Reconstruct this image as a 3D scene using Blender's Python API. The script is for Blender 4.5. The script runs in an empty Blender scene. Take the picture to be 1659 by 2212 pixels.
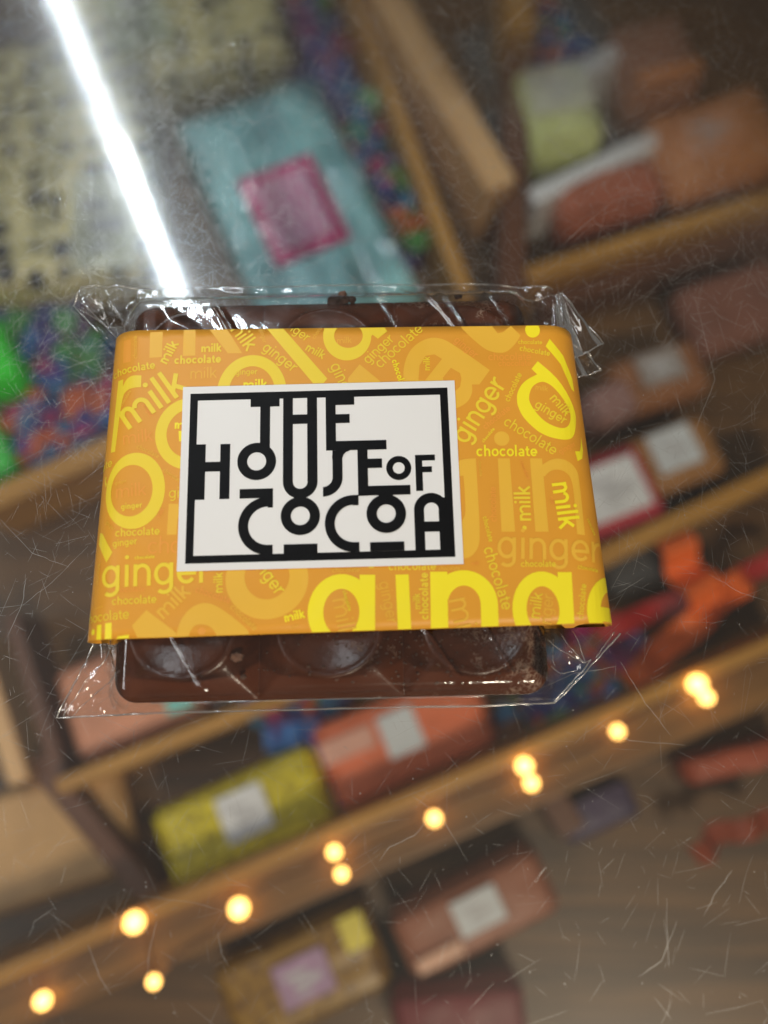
import bpy, bmesh, math, random
from mathutils import Vector, Matrix, noise

random.seed(7)
SC = bpy.context.scene
COL = SC.collection
PI = math.pi

# ---------------------------------------------------------------- camera
PITCH = math.radians(77.0)
CAM = Vector((0.0125, -0.04667, 0.18659))
cam_d = bpy.data.cameras.new('camera')
cam_o = bpy.data.objects.new('camera', cam_d)
COL.objects.link(cam_o)
cam_o.location = CAM
cam_o.rotation_euler = (PI / 2 - PITCH, 0, 0)
cam_d.sensor_fit = 'VERTICAL'
cam_d.sensor_height = 34.6
cam_d.sensor_width = 25.95
cam_d.lens = 26.0
cam_d.clip_start = 0.004
cam_d.clip_end = 50
cam_d.dof.use_dof = True
cam_d.dof.focus_distance = 0.187
cam_d.dof.aperture_fstop = 3.9
SC.camera = cam_o

# ---------------------------------------------------------------- world, light, exposure
world = bpy.data.worlds.new('World')
SC.world = world
world.use_nodes = True
bg = world.node_tree.nodes['Background']
bg.inputs[0].default_value = (0.98, 0.90, 0.80, 1)
bg.inputs[1].default_value = 0.12

def area(name, loc, target, size, size_y, power, col):
    l = bpy.data.lights.new(name, 'AREA')
    l.shape = 'RECTANGLE'; l.size = size; l.size_y = size_y
    l.energy = power; l.color = col
    o = bpy.data.objects.new(name, l); COL.objects.link(o)
    o.location = loc
    o.rotation_euler = (Vector(target) - Vector(loc)).to_track_quat('-Z', 'Y').to_euler()
    return o
area('warm_fill_light', (0.52, -1.16, 1.5), (0.05, 0, 0), 0.36, 0.36, 24, (1.0, 0.88, 0.68))  # unseen warm fill, added for a soft tan glow on the glass
area('soft_fill_light', (-1.3, -0.2, 1.6), (0, 0, 0), 0.9, 0.3, 9, (1.0, 0.97, 0.93))  # unseen soft fill, added for general brightness

SC.view_settings.view_transform = 'Standard'
SC.view_settings.look = 'None'
SC.view_settings.exposure = -0.04
SC.view_settings.gamma = 1.0
SC.cycles.use_denoising = True
SC.cycles.max_bounces = 6
SC.cycles.transparent_max_bounces = 40
SC.cycles.caustics_reflective = False
SC.cycles.caustics_refractive = False
SC.cycles.sample_clamp_indirect = 4.0

# the sight line through a point of the picture (0..1659 across, 0..2212 down) met with a level plane
FPX = 26.0 / 34.6 * 2212.0
def ray(px, py):
    u = (px - 829.5) / FPX; v = -(py - 1106.0) / FPX
    return Vector((u, math.cos(PITCH) + v * math.sin(PITCH), -math.sin(PITCH) + v * math.cos(PITCH)))
def at(px, py, z):
    d = ray(px, py)
    return CAM + d * ((z - CAM.z) / d.z)

# ---------------------------------------------------------------- helpers
def link(name, mesh, m=None, parent=None):
    o = bpy.data.objects.new(name, mesh); COL.objects.link(o)
    if m is not None and not mesh.materials: mesh.materials.append(m)
    if parent is not None: o.parent = parent
    return o
def build(name, bm, m, parent=None, smooth=False):
    me = bpy.data.meshes.new(name); bm.to_mesh(me); bm.free()
    if smooth:
        for p in me.polygons: p.use_smooth = True
    return link(name, me, m, parent)
def pydata(name, v, f, m, parent=None, smooth=False):
    me = bpy.data.meshes.new(name); me.from_pydata(v, [], f); me.update()
    if smooth:
        for p in me.polygons: p.use_smooth = True
    return link(name, me, m, parent)
def empty(name, loc=(0, 0, 0), rz=0.0):
    o = bpy.data.objects.new(name, None); COL.objects.link(o)
    o.location = loc; o.rotation_euler = (0, 0, rz); o.empty_display_size = 0.02
    return o
def tag(o, label=None, cat=None, group=None, kind=None):
    if label: o['label'] = label
    if cat: o['category'] = cat
    if group: o['group'] = group
    if kind: o['kind'] = kind
    return o
def box_bm(x0, x1, y0, y1, z0, z1, bev=0.0, seg=2):
    bm = bmesh.new()
    bmesh.ops.create_cube(bm, size=1.0)
    for v in bm.verts:
        v.co = Vector(((x0 + x1) / 2 + v.co.x * (x1 - x0), (y0 + y1) / 2 + v.co.y * (y1 - y0), (z0 + z1) / 2 + v.co.z * (z1 - z0)))
    if bev: bmesh.ops.bevel(bm, geom=bm.edges[:], offset=bev, segments=seg, affect='EDGES', profile=0.6)
    return bm
def tube_into(vs, fs, pts, r, n=6, closed=False):
    pts = [Vector(p) for p in pts]; base = len(vs); k = len(pts)
    for i, p in enumerate(pts):
        a = pts[(i - 1) % k] if (i or closed) else p
        b = pts[(i + 1) % k] if (i < k - 1 or closed) else p
        t = (b - a); t = t.normalized() if t.length > 1e-9 else Vector((1, 0, 0))
        s = t.cross(Vector((0, 0, 1)))
        s = s.normalized() if s.length > 1e-4 else Vector((1, 0, 0))
        w = s.cross(t)
        rr = r[i] if isinstance(r, (list, tuple)) else r
        for j in range(n):
            an = 2 * PI * j / n
            vs.append(p + s * (rr * math.cos(an)) + w * (rr * math.sin(an)))
    for i in range(k if closed else k - 1):
        for j in range(n):
            a = base + i * n + j; b = base + i * n + (j + 1) % n
            c = base + ((i + 1) % k) * n + (j + 1) % n; d = base + ((i + 1) % k) * n + j
            fs.append((a, b, c, d))

# ---------------------------------------------------------------- materials
def lin(c):
    return tuple((x / 12.92 if x <= 0.04045 else ((x + 0.055) / 1.055) ** 2.4) for x in [k / 255 for k in c])
class NT:
    def __init__(s, name):
        s.m = bpy.data.materials.new(name); s.m.use_nodes = True
        s.t = s.m.node_tree; s.n = s.t.nodes; s.l = s.t.links
        for x in list(s.n): s.n.remove(x)
        s.out = s.n.new('ShaderNodeOutputMaterial')
    def a(s, kind, **kw):
        x = s.n.new(kind)
        for k, v in kw.items():
            if k.startswith('i_'):
                key = k[2:]; key = int(key) if key.isdigit() else key.replace('_', ' ')
                x.inputs[key].default_value = v
            else: setattr(x, k, v)
        return x
    def k(s, a, b): s.l.new(a, b)
def surf(name, col, rough=0.5, var=0.12, scale=40.0, bump=0.1, bscale=300.0, spec=0.5, coat=0.0, col2=None, wave=0.0):
    """plain painted / paper / wood surface: colour broken by noise, fine relief"""
    g = NT(name); p = g.a('ShaderNodeBsdfPrincipled')
    p.inputs['Roughness'].default_value = rough
    p.inputs['Specular IOR Level'].default_value = spec
    p.inputs['Coat Weight'].default_value = coat
    p.inputs['Coat Roughness'].default_value = 0.12
    tc = g.a('ShaderNodeTexCoord')
    nz = g.a('ShaderNodeTexNoise', i_Scale=scale, i_Detail=4.0)
    g.k(tc.outputs['Object'], nz.inputs['Vector'])
    mx = g.a('ShaderNodeMix', data_type='RGBA')
    c2 = col2 or tuple(c * (1 - var * 2) for c in col)
    mx.inputs[6].default_value = (*col, 1); mx.inputs[7].default_value = (*c2, 1)
    mr = g.a('ShaderNodeMapRange', i_1=0.35, i_2=0.7)
    g.k(nz.outputs['Fac'], mr.inputs[0]); g.k(mr.outputs[0], mx.inputs[0])
    g.k(mx.outputs[2], p.inputs['Base Color'])
    if bump:
        n2 = g.a('ShaderNodeTexNoise', i_Scale=bscale, i_Detail=3.0)
        g.k(tc.outputs['Object'], n2.inputs['Vector'])
        b = g.a('ShaderNodeBump', i_Strength=bump, i_Distance=0.0004)
        g.k(n2.outputs['Fac'], b.inputs['Height']); g.k(b.outputs[0], p.inputs['Normal'])
        if wave:
            n3 = g.a('ShaderNodeTexNoise', i_Scale=32.0, i_Detail=2.0, i_Distortion=0.8)
            g.k(tc.outputs['Object'], n3.inputs['Vector'])
            b3 = g.a('ShaderNodeBump', i_Strength=wave, i_Distance=0.006)
            g.k(n3.outputs['Fac'], b3.inputs['Height']); g.k(b3.outputs[0], b.inputs['Normal'])
    g.k(p.outputs[0], g.out.inputs[0])
    return g.m
def wood(name, c1, c2, rough=0.45):
    g = NT(name); p = g.a('ShaderNodeBsdfPrincipled', i_Roughness=rough)
    tc = g.a('ShaderNodeTexCoord'); mp = g.a('ShaderNodeMapping')
    mp.inputs['Scale'].default_value = (6, 90, 90)
    g.k(tc.outputs['Object'], mp.inputs[0])
    nz = g.a('ShaderNodeTexNoise', i_Scale=1.0, i_Detail=5.0, i_Distortion=1.2)
    g.k(mp.outputs[0], nz.inputs['Vector'])
    mx = g.a('ShaderNodeMix', data_type='RGBA')
    mx.inputs[6].default_value = (*c1, 1); mx.inputs[7].default_value = (*c2, 1)
    mr = g.a('ShaderNodeMapRange', i_1=0.35, i_2=0.65)
    g.k(nz.outputs['Fac'], mr.inputs[0]); g.k(mr.outputs[0], mx.inputs[0])
    g.k(mx.outputs[2], p.inputs['Base Color'])
    b = g.a('ShaderNodeBump', i_Strength=0.3, i_Distance=0.0008)
    g.k(nz.outputs['Fac'], b.inputs['Height']); g.k(b.outputs[0], p.inputs['Normal'])
    g.k(p.outputs[0], g.out.inputs[0]); return g.m
def emit(name, col, st):
    g = NT(name); e = g.a('ShaderNodeEmission', i_Strength=st); e.inputs[0].default_value = (*col, 1)
    g.k(e.outputs[0], g.out.inputs[0]); return g.m
def clear(name, ior=1.5, boost=1.0, rough=0.03, tint=(0.98, 0.98, 0.98), bump=0.0, bscale=60.0, milk=0.0, milkcol=(0.8, 0.8, 0.8), base=0.0, halo=0.0, halo_rough=0.2, haze=0.0, haze_rough=0.36):
    """thin clear sheet: what is not mirrored passes straight on; a little may be scattered"""
    g = NT(name)
    tr = g.a('ShaderNodeBsdfTransparent'); tr.inputs[0].default_value = (*tint, 1)
    gl = g.a('ShaderNodeBsdfGlossy', i_Roughness=rough); gl.inputs[0].default_value = (1, 1, 1, 1)
    fr = g.a('ShaderNodeFresnel', i_IOR=ior)
    mu = g.a('ShaderNodeMath', operation='MULTIPLY_ADD', use_clamp=True); mu.inputs[1].default_value = boost; mu.inputs[2].default_value = base
    g.k(fr.outputs[0], mu.inputs[0])
    mx = g.a('ShaderNodeMixShader'); g.k(mu.outputs[0], mx.inputs[0]); g.k(tr.outputs[0], mx.inputs[1]); g.k(gl.outputs[0], mx.inputs[2])
    last = mx
    if halo:
        g2 = g.a('ShaderNodeBsdfGlossy', i_Roughness=halo_rough)
        mh = g.a('ShaderNodeMixShader'); mh.inputs[0].default_value = halo
        g.k(mx.outputs[0], mh.inputs[1]); g.k(g2.outputs[0], mh.inputs[2]); last = mh
    if haze:
        g3 = g.a('ShaderNodeBsdfGlossy', i_Roughness=haze_rough)
        m3 = g.a('ShaderNodeMixShader'); m3.inputs[0].default_value = haze
        g.k(last.outputs[0], m3.inputs[1]); g.k(g3.outputs[0], m3.inputs[2]); last = m3
    tc = g.a('ShaderNodeTexCoord')
    if bump:
        nz = g.a('ShaderNodeTexNoise', i_Scale=bscale, i_Detail=3.0, i_Distortion=0.6)
        g.k(tc.outputs['Object'], nz.inputs['Vector'])
        b = g.a('ShaderNodeBump', i_Strength=bump, i_Distance=0.001)
        g.k(nz.outputs['Fac'], b.inputs['Height'])
        g.k(b.outputs[0], gl.inputs['Normal']); g.k(b.outputs[0], fr.inputs['Normal'])
    if milk:
        df = g.a('ShaderNodeBsdfDiffuse'); df.inputs[0].default_value = (*milkcol, 1)
        nz = g.a('ShaderNodeTexNoise', i_Scale=22.0, i_Detail=6.0)
        g.k(tc.outputs['Object'], nz.inputs['Vector'])
        mr = g.a('ShaderNodeMapRange', i_1=0.3, i_2=0.8, i_3=milk * 0.4, i_4=milk * 1.6)
        g.k(nz.outputs['Fac'], mr.inputs[0])
        m2 = g.a('ShaderNodeMixShader'); g.k(mr.outputs[0], m2.inputs[0]); g.k(last.outputs[0], m2.inputs[1]); g.k(df.outputs[0], m2.inputs[2])
        last = m2
    g.k(last.outputs[0], g.out.inputs[0]); return g.m

M = {}
M['paper'] = surf('orange_paper', lin((226, 158, 52)), 0.42, 0.03, 30, 0.05, 900, 0.35, wave=0.22)
M['ink1'] = surf('ink_pale_orange', lin((236, 162, 66)), 0.42, 0.02, 30, 0.05, 900, 0.35, wave=0.22)
M['ink2'] = surf('ink_amber', lin((236, 184, 64)), 0.42, 0.03, 30, 0.05, 900, 0.35, wave=0.22)
M['ink3'] = surf('ink_yellow', lin((240, 212, 58)), 0.42, 0.03, 30, 0.05, 900, 0.35, wave=0.22)
M['ink4'] = surf('ink_bright_yellow', lin((250, 232, 46)), 0.42, 0.03, 30, 0.05, 900, 0.35, wave=0.22)
M['sticker'] = surf('white_sticker_paper', (0.80, 0.80, 0.82), 0.4, 0.01, 30, 0.05, 700, 0.4)
M['black'] = surf('black_ink', (0.005, 0.005, 0.006), 0.5, 0.1, 50, 0.05, 700, 0.12)
M['film'] = clear('cellophane_film', 1.5, 1.8, 0.08, (0.985, 0.985, 0.985), 0.12, 240, halo=0.018, halo_rough=0.24)
M['film_fin'] = clear('cellophane_creased', 1.5, 1.5, 0.07, (0.98, 0.98, 0.98), 0.08, 200, halo=0.01, halo_rough=0.25)
M['film_edge'] = clear('cellophane_fold_glint', 1.5, 1.2, 0.15, (0.95, 0.95, 0.95), 0.0, 60, 0.16, (0.85, 0.85, 0.85), 0.22)  # whitish body stands in for light refracted along the folds
M['glass'] = clear('scratched_counter_glass', 1.5, 1.0, 0.095, (0.985, 0.99, 0.985), 0.02, 90, 0.006, (0.80, 0.76, 0.70), halo=0.028, halo_rough=0.21, haze=0.012, haze_rough=0.42)
M['glass_low'] = clear('counter_glass_underside', 1.5, 0.6, 0.02, (0.99, 0.995, 0.99))
M['scratch'] = clear('scratch_groove', 1.5, 1.0, 0.38, (0.95, 0.95, 0.95), 0.0, 60, 0.17, (0.85, 0.82, 0.78), 0.16)
M['gouge'] = clear('deep_scratch_groove', 1.5, 1.0, 0.42, (0.9, 0.9, 0.9), 0.0, 60, 0.26, (0.85, 0.82, 0.78), 0.18)
def chocolate_mat():
    g = NT('milk_chocolate'); p = g.a('ShaderNodeBsdfPrincipled', i_Roughness=0.26)
    p.inputs['Specular IOR Level'].default_value = 0.5
    tc = g.a('ShaderNodeTexCoord')
    n1 = g.a('ShaderNodeTexNoise', i_Scale=38.0, i_Detail=4.0); g.k(tc.outputs['Object'], n1.inputs['Vector'])
    mx = g.a('ShaderNodeMix', data_type='RGBA')
    mx.inputs[6].default_value = (0.140, 0.039, 0.015, 1); mx.inputs[7].default_value = (0.090, 0.025, 0.010, 1)
    g.k(n1.outputs['Fac'], mx.inputs[0])
    # rubbed, crumb-dusted patches: broken cell walls where the slab has scuffed against the film
    vo = g.a('ShaderNodeTexVoronoi', i_Scale=560.0); vo.feature = 'DISTANCE_TO_EDGE'
    wob = g.a('ShaderNodeTexNoise', i_Scale=260.0, i_Detail=3.0); g.k(tc.outputs['Object'], wob.inputs['Vector'])
    mv = g.a('ShaderNodeMix', data_type='VECTOR', i_0=0.010)
    g.k(tc.outputs['Object'], mv.inputs[4]); g.k(wob.outputs['Color'], mv.inputs[5]); g.k(mv.outputs[1], vo.inputs['Vector'])
    e = g.a('ShaderNodeMapRange', i_1=0.02, i_2=0.16, i_3=1.0, i_4=0.0); g.k(vo.outputs['Distance'], e.inputs[0])
    n2 = g.a('ShaderNodeTexNoise', i_Scale=95.0, i_Detail=8.0, i_Roughness=0.75); g.k(tc.outputs['Object'], n2.inputs['Vector'])
    sx = g.a('ShaderNodeSeparateXYZ'); g.k(tc.outputs['Object'], sx.inputs[0])
    side = g.a('ShaderNodeMapRange', i_1=-0.03, i_2=0.05, i_3=-0.16, i_4=0.045); g.k(sx.outputs['X'], side.inputs[0])
    ad = g.a('ShaderNodeMath', operation='ADD'); g.k(n2.outputs['Fac'], ad.inputs[0]); g.k(side.outputs[0], ad.inputs[1])
    msk = g.a('ShaderNodeMapRange', i_1=0.525, i_2=0.62); g.k(ad.outputs[0], msk.inputs[0])
    mu = g.a('ShaderNodeMath', operation='MULTIPLY'); g.k(e.outputs[0], mu.inputs[0]); g.k(msk.outputs[0], mu.inputs[1])
    m2 = g.a('ShaderNodeMix', data_type='RGBA'); m2.inputs[7].default_value = (0.42, 0.28, 0.20, 1)
    g.k(mu.outputs[0], m2.inputs[0]); g.k(mx.outputs[2], m2.inputs[6]); g.k(m2.outputs[2], p.inputs['Base Color'])
    rr = g.a('ShaderNodeMapRange', i_3=0.26, i_4=0.7); g.k(mu.outputs[0], rr.inputs[0]); g.k(rr.outputs[0], p.inputs['Roughness'])
    n3 = g.a('ShaderNodeTexNoise', i_Scale=900.0, i_Detail=3.0); g.k(tc.outputs['Object'], n3.inputs['Vector'])
    a2 = g.a('ShaderNodeMath', operation='MULTIPLY_ADD'); a2.inputs[1].default_value = 0.8
    g.k(mu.outputs[0], a2.inputs[0]); g.k(n3.outputs['Fac'], a2.inputs[2])
    b = g.a('ShaderNodeBump', i_Strength=0.25, i_Distance=0.0003); g.k(a2.outputs[0], b.inputs['Height']); g.k(b.outputs[0], p.inputs['Normal'])
    g.k(p.outputs[0], g.out.inputs[0]); return g.m
M['choc'] = chocolate_mat()
M['crumb'] = surf('chocolate_crumb', (0.16, 0.075, 0.045), 0.7, 0.2, 300, 0.4, 1500)
WOOD_L = wood('pale_wood', lin((240, 194, 138)), lin((216, 166, 112)))
WOOD_M = wood('honey_wood', lin((206, 152, 70)), lin((160, 112, 48)))
WOOD_D = wood('dark_wood', lin((112, 66, 38)), lin((72, 42, 26)))
WOOD_G = wood('golden_brown_wood', lin((142, 100, 48)), lin((100, 68, 32)))
FLOOR = wood('walnut_shelf_board', lin((112, 78, 40)), lin((70, 48, 27)), 0.5)

# ================================================================ the counter (setting)
ZF = -0.30            # shelf board inside the counter
counter = empty('display_counter', (0, 0, ZF - 0.02))
tag(counter, 'scratched clear glass topped shop display counter with wooden shelves inside', 'counter')
counter['kind'] = 'structure'
def part(name, bm, m, smooth=False):
    o = build(name, bm, m, counter, smooth)
    o.matrix_parent_inverse = Matrix.Translation((0, 0, -(ZF - 0.02)))
    return o
# glass sheet: a slab 6 mm thick, both faces mirror a little
gv = [(-0.62, -0.55, 0), (0.62, -0.55, 0), (0.62, 0.85, 0), (-0.62, 0.85, 0)]
bmg = bmesh.new()
top = [bmg.verts.new(v) for v in gv]; low = [bmg.verts.new((v[0], v[1], -0.006)) for v in gv]
bmg.faces.new(top).material_index = 0
bmg.faces.new(low[::-1]).material_index = 1
for i in range(4): bmg.faces.new((top[i], low[i], low[(i + 1) % 4], top[(i + 1) % 4])).material_index = 1
meg = bpy.data.meshes.new('glass_top'); bmg.to_mesh(meg); bmg.free()
meg.materials.append(M['glass']); meg.materials.append(M['glass_low'])
glass = link('glass_top', meg, None, counter); glass.matrix_parent_inverse = Matrix.Translation((0, 0, -(ZF - 0.02)))
tag(glass, 'clear counter glass covered in fine scratches')
part('shelf_board', box_bm(-0.62, 0.62, -0.55, 0.85, ZF - 0.02, ZF), FLOOR)
for (x0, x1, y0, y1) in ((-0.64, -0.621, -0.57, 0.87), (0.621, 0.64, -0.57, 0.87), (-0.62, 0.62, -0.57, -0.551), (-0.62, 0.62, 0.851, 0.87)):
    part('side_panel', box_bm(x0, x1, y0, y1, ZF - 0.02, -0.001), WOOD_D)

def board(name, p0, p1, wpx, ztop, m, zlow=None):
    """straight wooden strip between two points on the sight lines, standing on the shelf board"""
    a = at(p0[0], p0[1], ztop); b = at(p1[0], p1[1], ztop)
    w = wpx / FPX * (CAM - (a + b) / 2).length * 0.97
    L = (b - a).length; ang = math.atan2(b.y - a.y, b.x - a.x)
    bm = box_bm(-L / 2, L / 2, -w / 2, w / 2, (ZF + 0.0005 if zlow is None else zlow) - ztop, 0, 0.0015, 2)
    c = (a + b) / 2
    me = bpy.data.meshes.new(name); bm.to_mesh(me); bm.free()
    o = link(name, me, m, counter)
    o.matrix_parent_inverse = Matrix.Translation((0, 0, -(ZF - 0.02)))
    o.location = c; o.rotation_euler = (0, 0, ang)
    return o
ZR = -0.235
board('divider', (748, -60), (1010, 640), 30, -0.25, WOOD_M)
board('divider', (815, -60), (1085, 400), 62, -0.24, WOOD_L)
board('divider', (1120, -80), (1105, 640), 52, -0.255, WOOD_D)
board('divider', (1112, -120), (1128, 66), 56, -0.245, WOOD_M)
board('rail', (1140, 592), (1760, 395), 34, -0.25, WOOD_M)
board('rail', (1160, 640), (1780, 455), 62, -0.27, WOOD_D)
board('rail', (-60, 1096), (320, 925), 48, -0.25, WOOD_M)
board('rail', (1240, 1232), (1760, 985), 40, -0.25, WOOD_M)
board('rail', (120, 1702), (640, 1492), 34, -0.25, WOOD_M)
board('divider', (132, 1690), (20, 1330), 30, -0.262, WOOD_D)
board('divider', (40, 1690), (-60, 1380), 40, -0.255, WOOD_L)
board('rail', (-120, 2222), (1800, 1400), 112, ZR, WOOD_G)
board('rail', (-120, 2160), (1800, 1334), 32, ZR + .006, WOOD_M)
board('divider', (70, 1640), (345, 1965), 44, -0.265, WOOD_D)
board('divider', (1095, 1560), (1240, 1800), 60, -0.262, WOOD_D)

# scratches worn into the glass: flat ribbons of many lengths and widths
def scratch_ribbon(vs, fs, pts, w):
    n = len(pts); base = len(vs)
    for i, p in enumerate(pts):
        a = pts[max(0, i - 1)]; b = pts[min(n - 1, i + 1)]
        t = Vector((b[0] - a[0], b[1] - a[1])); t = t.normalized() if t.length > 0 else Vector((1, 0))
        f = math.sin(PI * (i + 0.35) / (n - 0.3)); ww = w * (0.35 + 0.65 * max(0.0, f)) * random.uniform(0.6, 1.2)
        z = 0.00002
        vs.append((p[0] - t.y * ww / 2, p[1] + t.x * ww / 2, z)); vs.append((p[0] + t.y * ww / 2, p[1] - t.x * ww / 2, z))
    for i in range(n - 1):
        a = base + 2 * i; fs.append((a, a + 1, a + 3, a + 2))
def make_scratches(name, count, lens, widths, curve, m, spots, seed):
    rnd = random.Random(seed); vs = []; fs = []
    for i in range(count):
        cx, cy, sx, sy = rnd.choice(spots)
        x = rnd.gauss(cx, sx); y = rnd.gauss(cy, sy)
        L = rnd.uniform(*lens) * rnd.uniform(0.3, 1.0); a = rnd.choice((0.5, 1.1, 1.9, 2.6, rnd.uniform(0, PI))) + rnd.gauss(0, 0.25)
        da = rnd.gauss(0, curve); n = 7; pts = []
        for k in range(n):
            pts.append((x, y)); x += math.cos(a) * L / n; y += math.sin(a) * L / n; a += da / n + rnd.gauss(0, 0.02)
        scratch_ribbon(vs, fs, pts, rnd.uniform(*widths))
    o = pydata(name, vs, fs, m, glass)
    o['kind'] = 'stuff'
    return o
WIDE = [(0, 0.02, 0.09, 0.10), (0.02, 0.03, 0.12, 0.12), (-0.06, 0.11, 0.03, 0.04), (0.07, 0.10, 0.04, 0.05), (-0.05, 0.09, 0.035, 0.05), (0, 0.02, 0.11, 0.11), (-0.06, 0.10, 0.04, 0.05), (-0.05, 0.07, 0.05, 0.06), (0.06, 0.07, 0.05, 0.06)]
make_scratches('hairline_scratches', 15000, (0.002, 0.016), (0.00003, 0.000065), 0.07, M['scratch'], WIDE, 3)
make_scratches('short_nicks', 1800, (0.0006, 0.005), (0.00003, 0.0001), 0.12, M['scratch'], WIDE, 4)
make_scratches('deep_scratches', 45, (0.003, 0.014), (0.00006, 0.00013), 0.08, M['gouge'], WIDE, 5)
vs = []; fs = []
for seq, w in ((((1520, 1978), (1548, 1925), (1582, 1880)), .00022), (((1380, 2110), (1430, 2075), (1462, 1990)), .00018), (((1440, 1940), (1441, 2040), (1446, 2090)), .00014),
               (((1158, 1905), (1170, 1885), (1180, 1872)), .0003), (((820, 1860), (840, 1830), (895, 1805), (950, 1740)), .00018), (((1340, 1430), (1395, 1520), (1450, 1590)), .00018),
               (((1140, 1500), (1240, 1455), (1330, 1440)), .00016), (((60, 2030), (75, 1990), (120, 1960)), .00012), (((315, 2130), (322, 2060), (338, 1990)), .00018),
               (((190, 2040), (215, 2110), (240, 2150)), .00018), (((470, 2010), (478, 2060), (495, 2090)), .00018), (((1290, 1560), (1360, 1600), (1480, 1610)), .00016),
               (((0, 1120), (70, 1195), (150, 1225)), .00015), (((10, 1390), (50, 1300), (55, 1240)), .00015), (((20, 1330), (110, 1260), (190, 1180)), .00012),
               (((1480, 985), (1545, 820), (1500, 640)), .00012), (((1530, 1240), (1600, 1280), (1659, 1300)), .00015), (((560, 1990), (420, 1950), (300, 1935)), .0001),
               (((330, 1200), (230, 1300), (120, 1480)), .0001), (((1010, 1860), (950, 1760), (890, 1720)), .00014), (((1020, 130), (1120, 30), (1180, -20)), .00016),
               (((940, 280), (1010, 200), (1060, 150)), .00014), (((1180, 560), (1270, 480), (1330, 430)), .00012), (((0, 470), (110, 400), (190, 340)), .00014), (((10, 620), (90, 560), (150, 500)), .00012)):
    pts = []
    P3 = [at(px, py, 0) for px, py in seq]
    for i in range(len(P3) - 1):
        for k in range(6): q = P3[i].lerp(P3[i + 1], k / 6); pts.append((q.x + random.gauss(0, .00006), q.y + random.gauss(0, .00006)))
    pts.append((P3[-1].x, P3[-1].y))
    scratch_ribbon(vs, fs, pts, w * .6)
pydata('long_scratches', vs, fs, M['gouge'], glass)['kind'] = 'stuff'
# specks of dust
rnd = random.Random(11); vs = []; fs = []
for i in range(420):
    x = rnd.uniform(-.1, .125); y = rnd.uniform(-.117, .15); r = rnd.uniform(.00006, .00018); b = len(vs)
    for k in range(6): vs.append((x + r * math.cos(k * PI / 3) * rnd.uniform(.6, 1.2), y + r * math.sin(k * PI / 3) * rnd.uniform(.6, 1.2), .00003))
    fs.append(tuple(range(b, b + 6)))
pydata('dust_specks', vs, fs, M['gouge'], glass)['kind'] = 'stuff'
for ch in glass.children: ch.matrix_parent_inverse = Matrix.Identity(4)

# ================================================================ the LED tube above, mirrored in the glass
def mirrored(px, py, h):
    d = ray(px, py); g0 = at(px, py, 0.0)
    r = Vector((d.x, d.y, -d.z)); return g0 + r * (h / r.z)
HL = 0.42
A = mirrored(40, -215, HL); B = mirrored(560, 1075, HL)
axis = (B - A); Lt = axis.length; mid = (A + B) / 2
lamp = empty('led_tube_lamp', mid, math.atan2(axis.y, axis.x))
tag(lamp, 'white LED tube lamp above the counter, mirrored as the bright streak in the glass', 'lamp')
vs = []; fs = []; tube_into(vs, fs, [(-Lt / 2, 0, 0), (-Lt / 4, 0, 0), (0, 0, 0), (Lt / 4, 0, 0), (Lt / 2, 0, 0)], 0.0042, 16)
pydata('glowing_tube', vs, fs, emit('led_tube_glow', (0.84, 0.94, 1.0), 84.0), lamp, True)
build('housing', box_bm(-Lt / 2 - .015, Lt / 2 + .015, -.009, .009, .0065, .018, .002), surf('white_lamp_housing', (.75, .75, .75), .4), lamp)
for s in (-1, 1): build('end_cap', box_bm(s * Lt / 2 - .006, s * Lt / 2 + .006, -.008, .008, -.008, .0064, .002), surf('grey_end_cap', (.5, .5, .5), .4), lamp)
# ================================================================ things on the shelf under the glass
def rect(p0, p1, p2, z):
    """rectangle from one edge (two picture points) and a point on the opposite edge, at height z"""
    a = at(*p0, z); b = at(*p1, z); c = at(*p2, z)
    u = (b - a).normalized(); n = Vector((-u.y, u.x, 0)); d = (c - a).dot(n)
    ctr = (a + b) / 2 + n * (d / 2)
    return ctr, (b - a).length, abs(d), math.atan2(u.y, u.x)
def lattice_mat(name, gold, dark, sc=56.0):
    g = NT(name); p = g.a('ShaderNodeBsdfPrincipled', i_Roughness=0.4)
    tc = g.a('ShaderNodeTexCoord'); vo = g.a('ShaderNodeTexVoronoi', i_Scale=sc, i_Randomness=0.45)
    g.k(tc.outputs['Object'], vo.inputs['Vector'])
    mr = g.a('ShaderNodeMapRange', i_1=0.39, i_2=0.47); g.k(vo.outputs['Distance'], mr.inputs[0])
    mx = g.a('ShaderNodeMix', data_type='RGBA'); mx.inputs[6].default_value = (*dark, 1); mx.inputs[7].default_value = (*gold, 1)
    g.k(mr.outputs[0], mx.inputs[0]); g.k(mx.outputs[2], p.inputs['Base Color']); g.k(p.outputs[0], g.out.inputs[0]); return g.m
PLASTIC = clear('pack_film', 1.5, 1.5, 0.05, (0.98, 0.98, 0.98), 0.10, 28)
LABEL_W = surf('white_label', (0.82, 0.82, 0.85), 0.5, 0.05)
PRINT = surf('label_ink', (.58, .57, .60), .5, .1)
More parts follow.
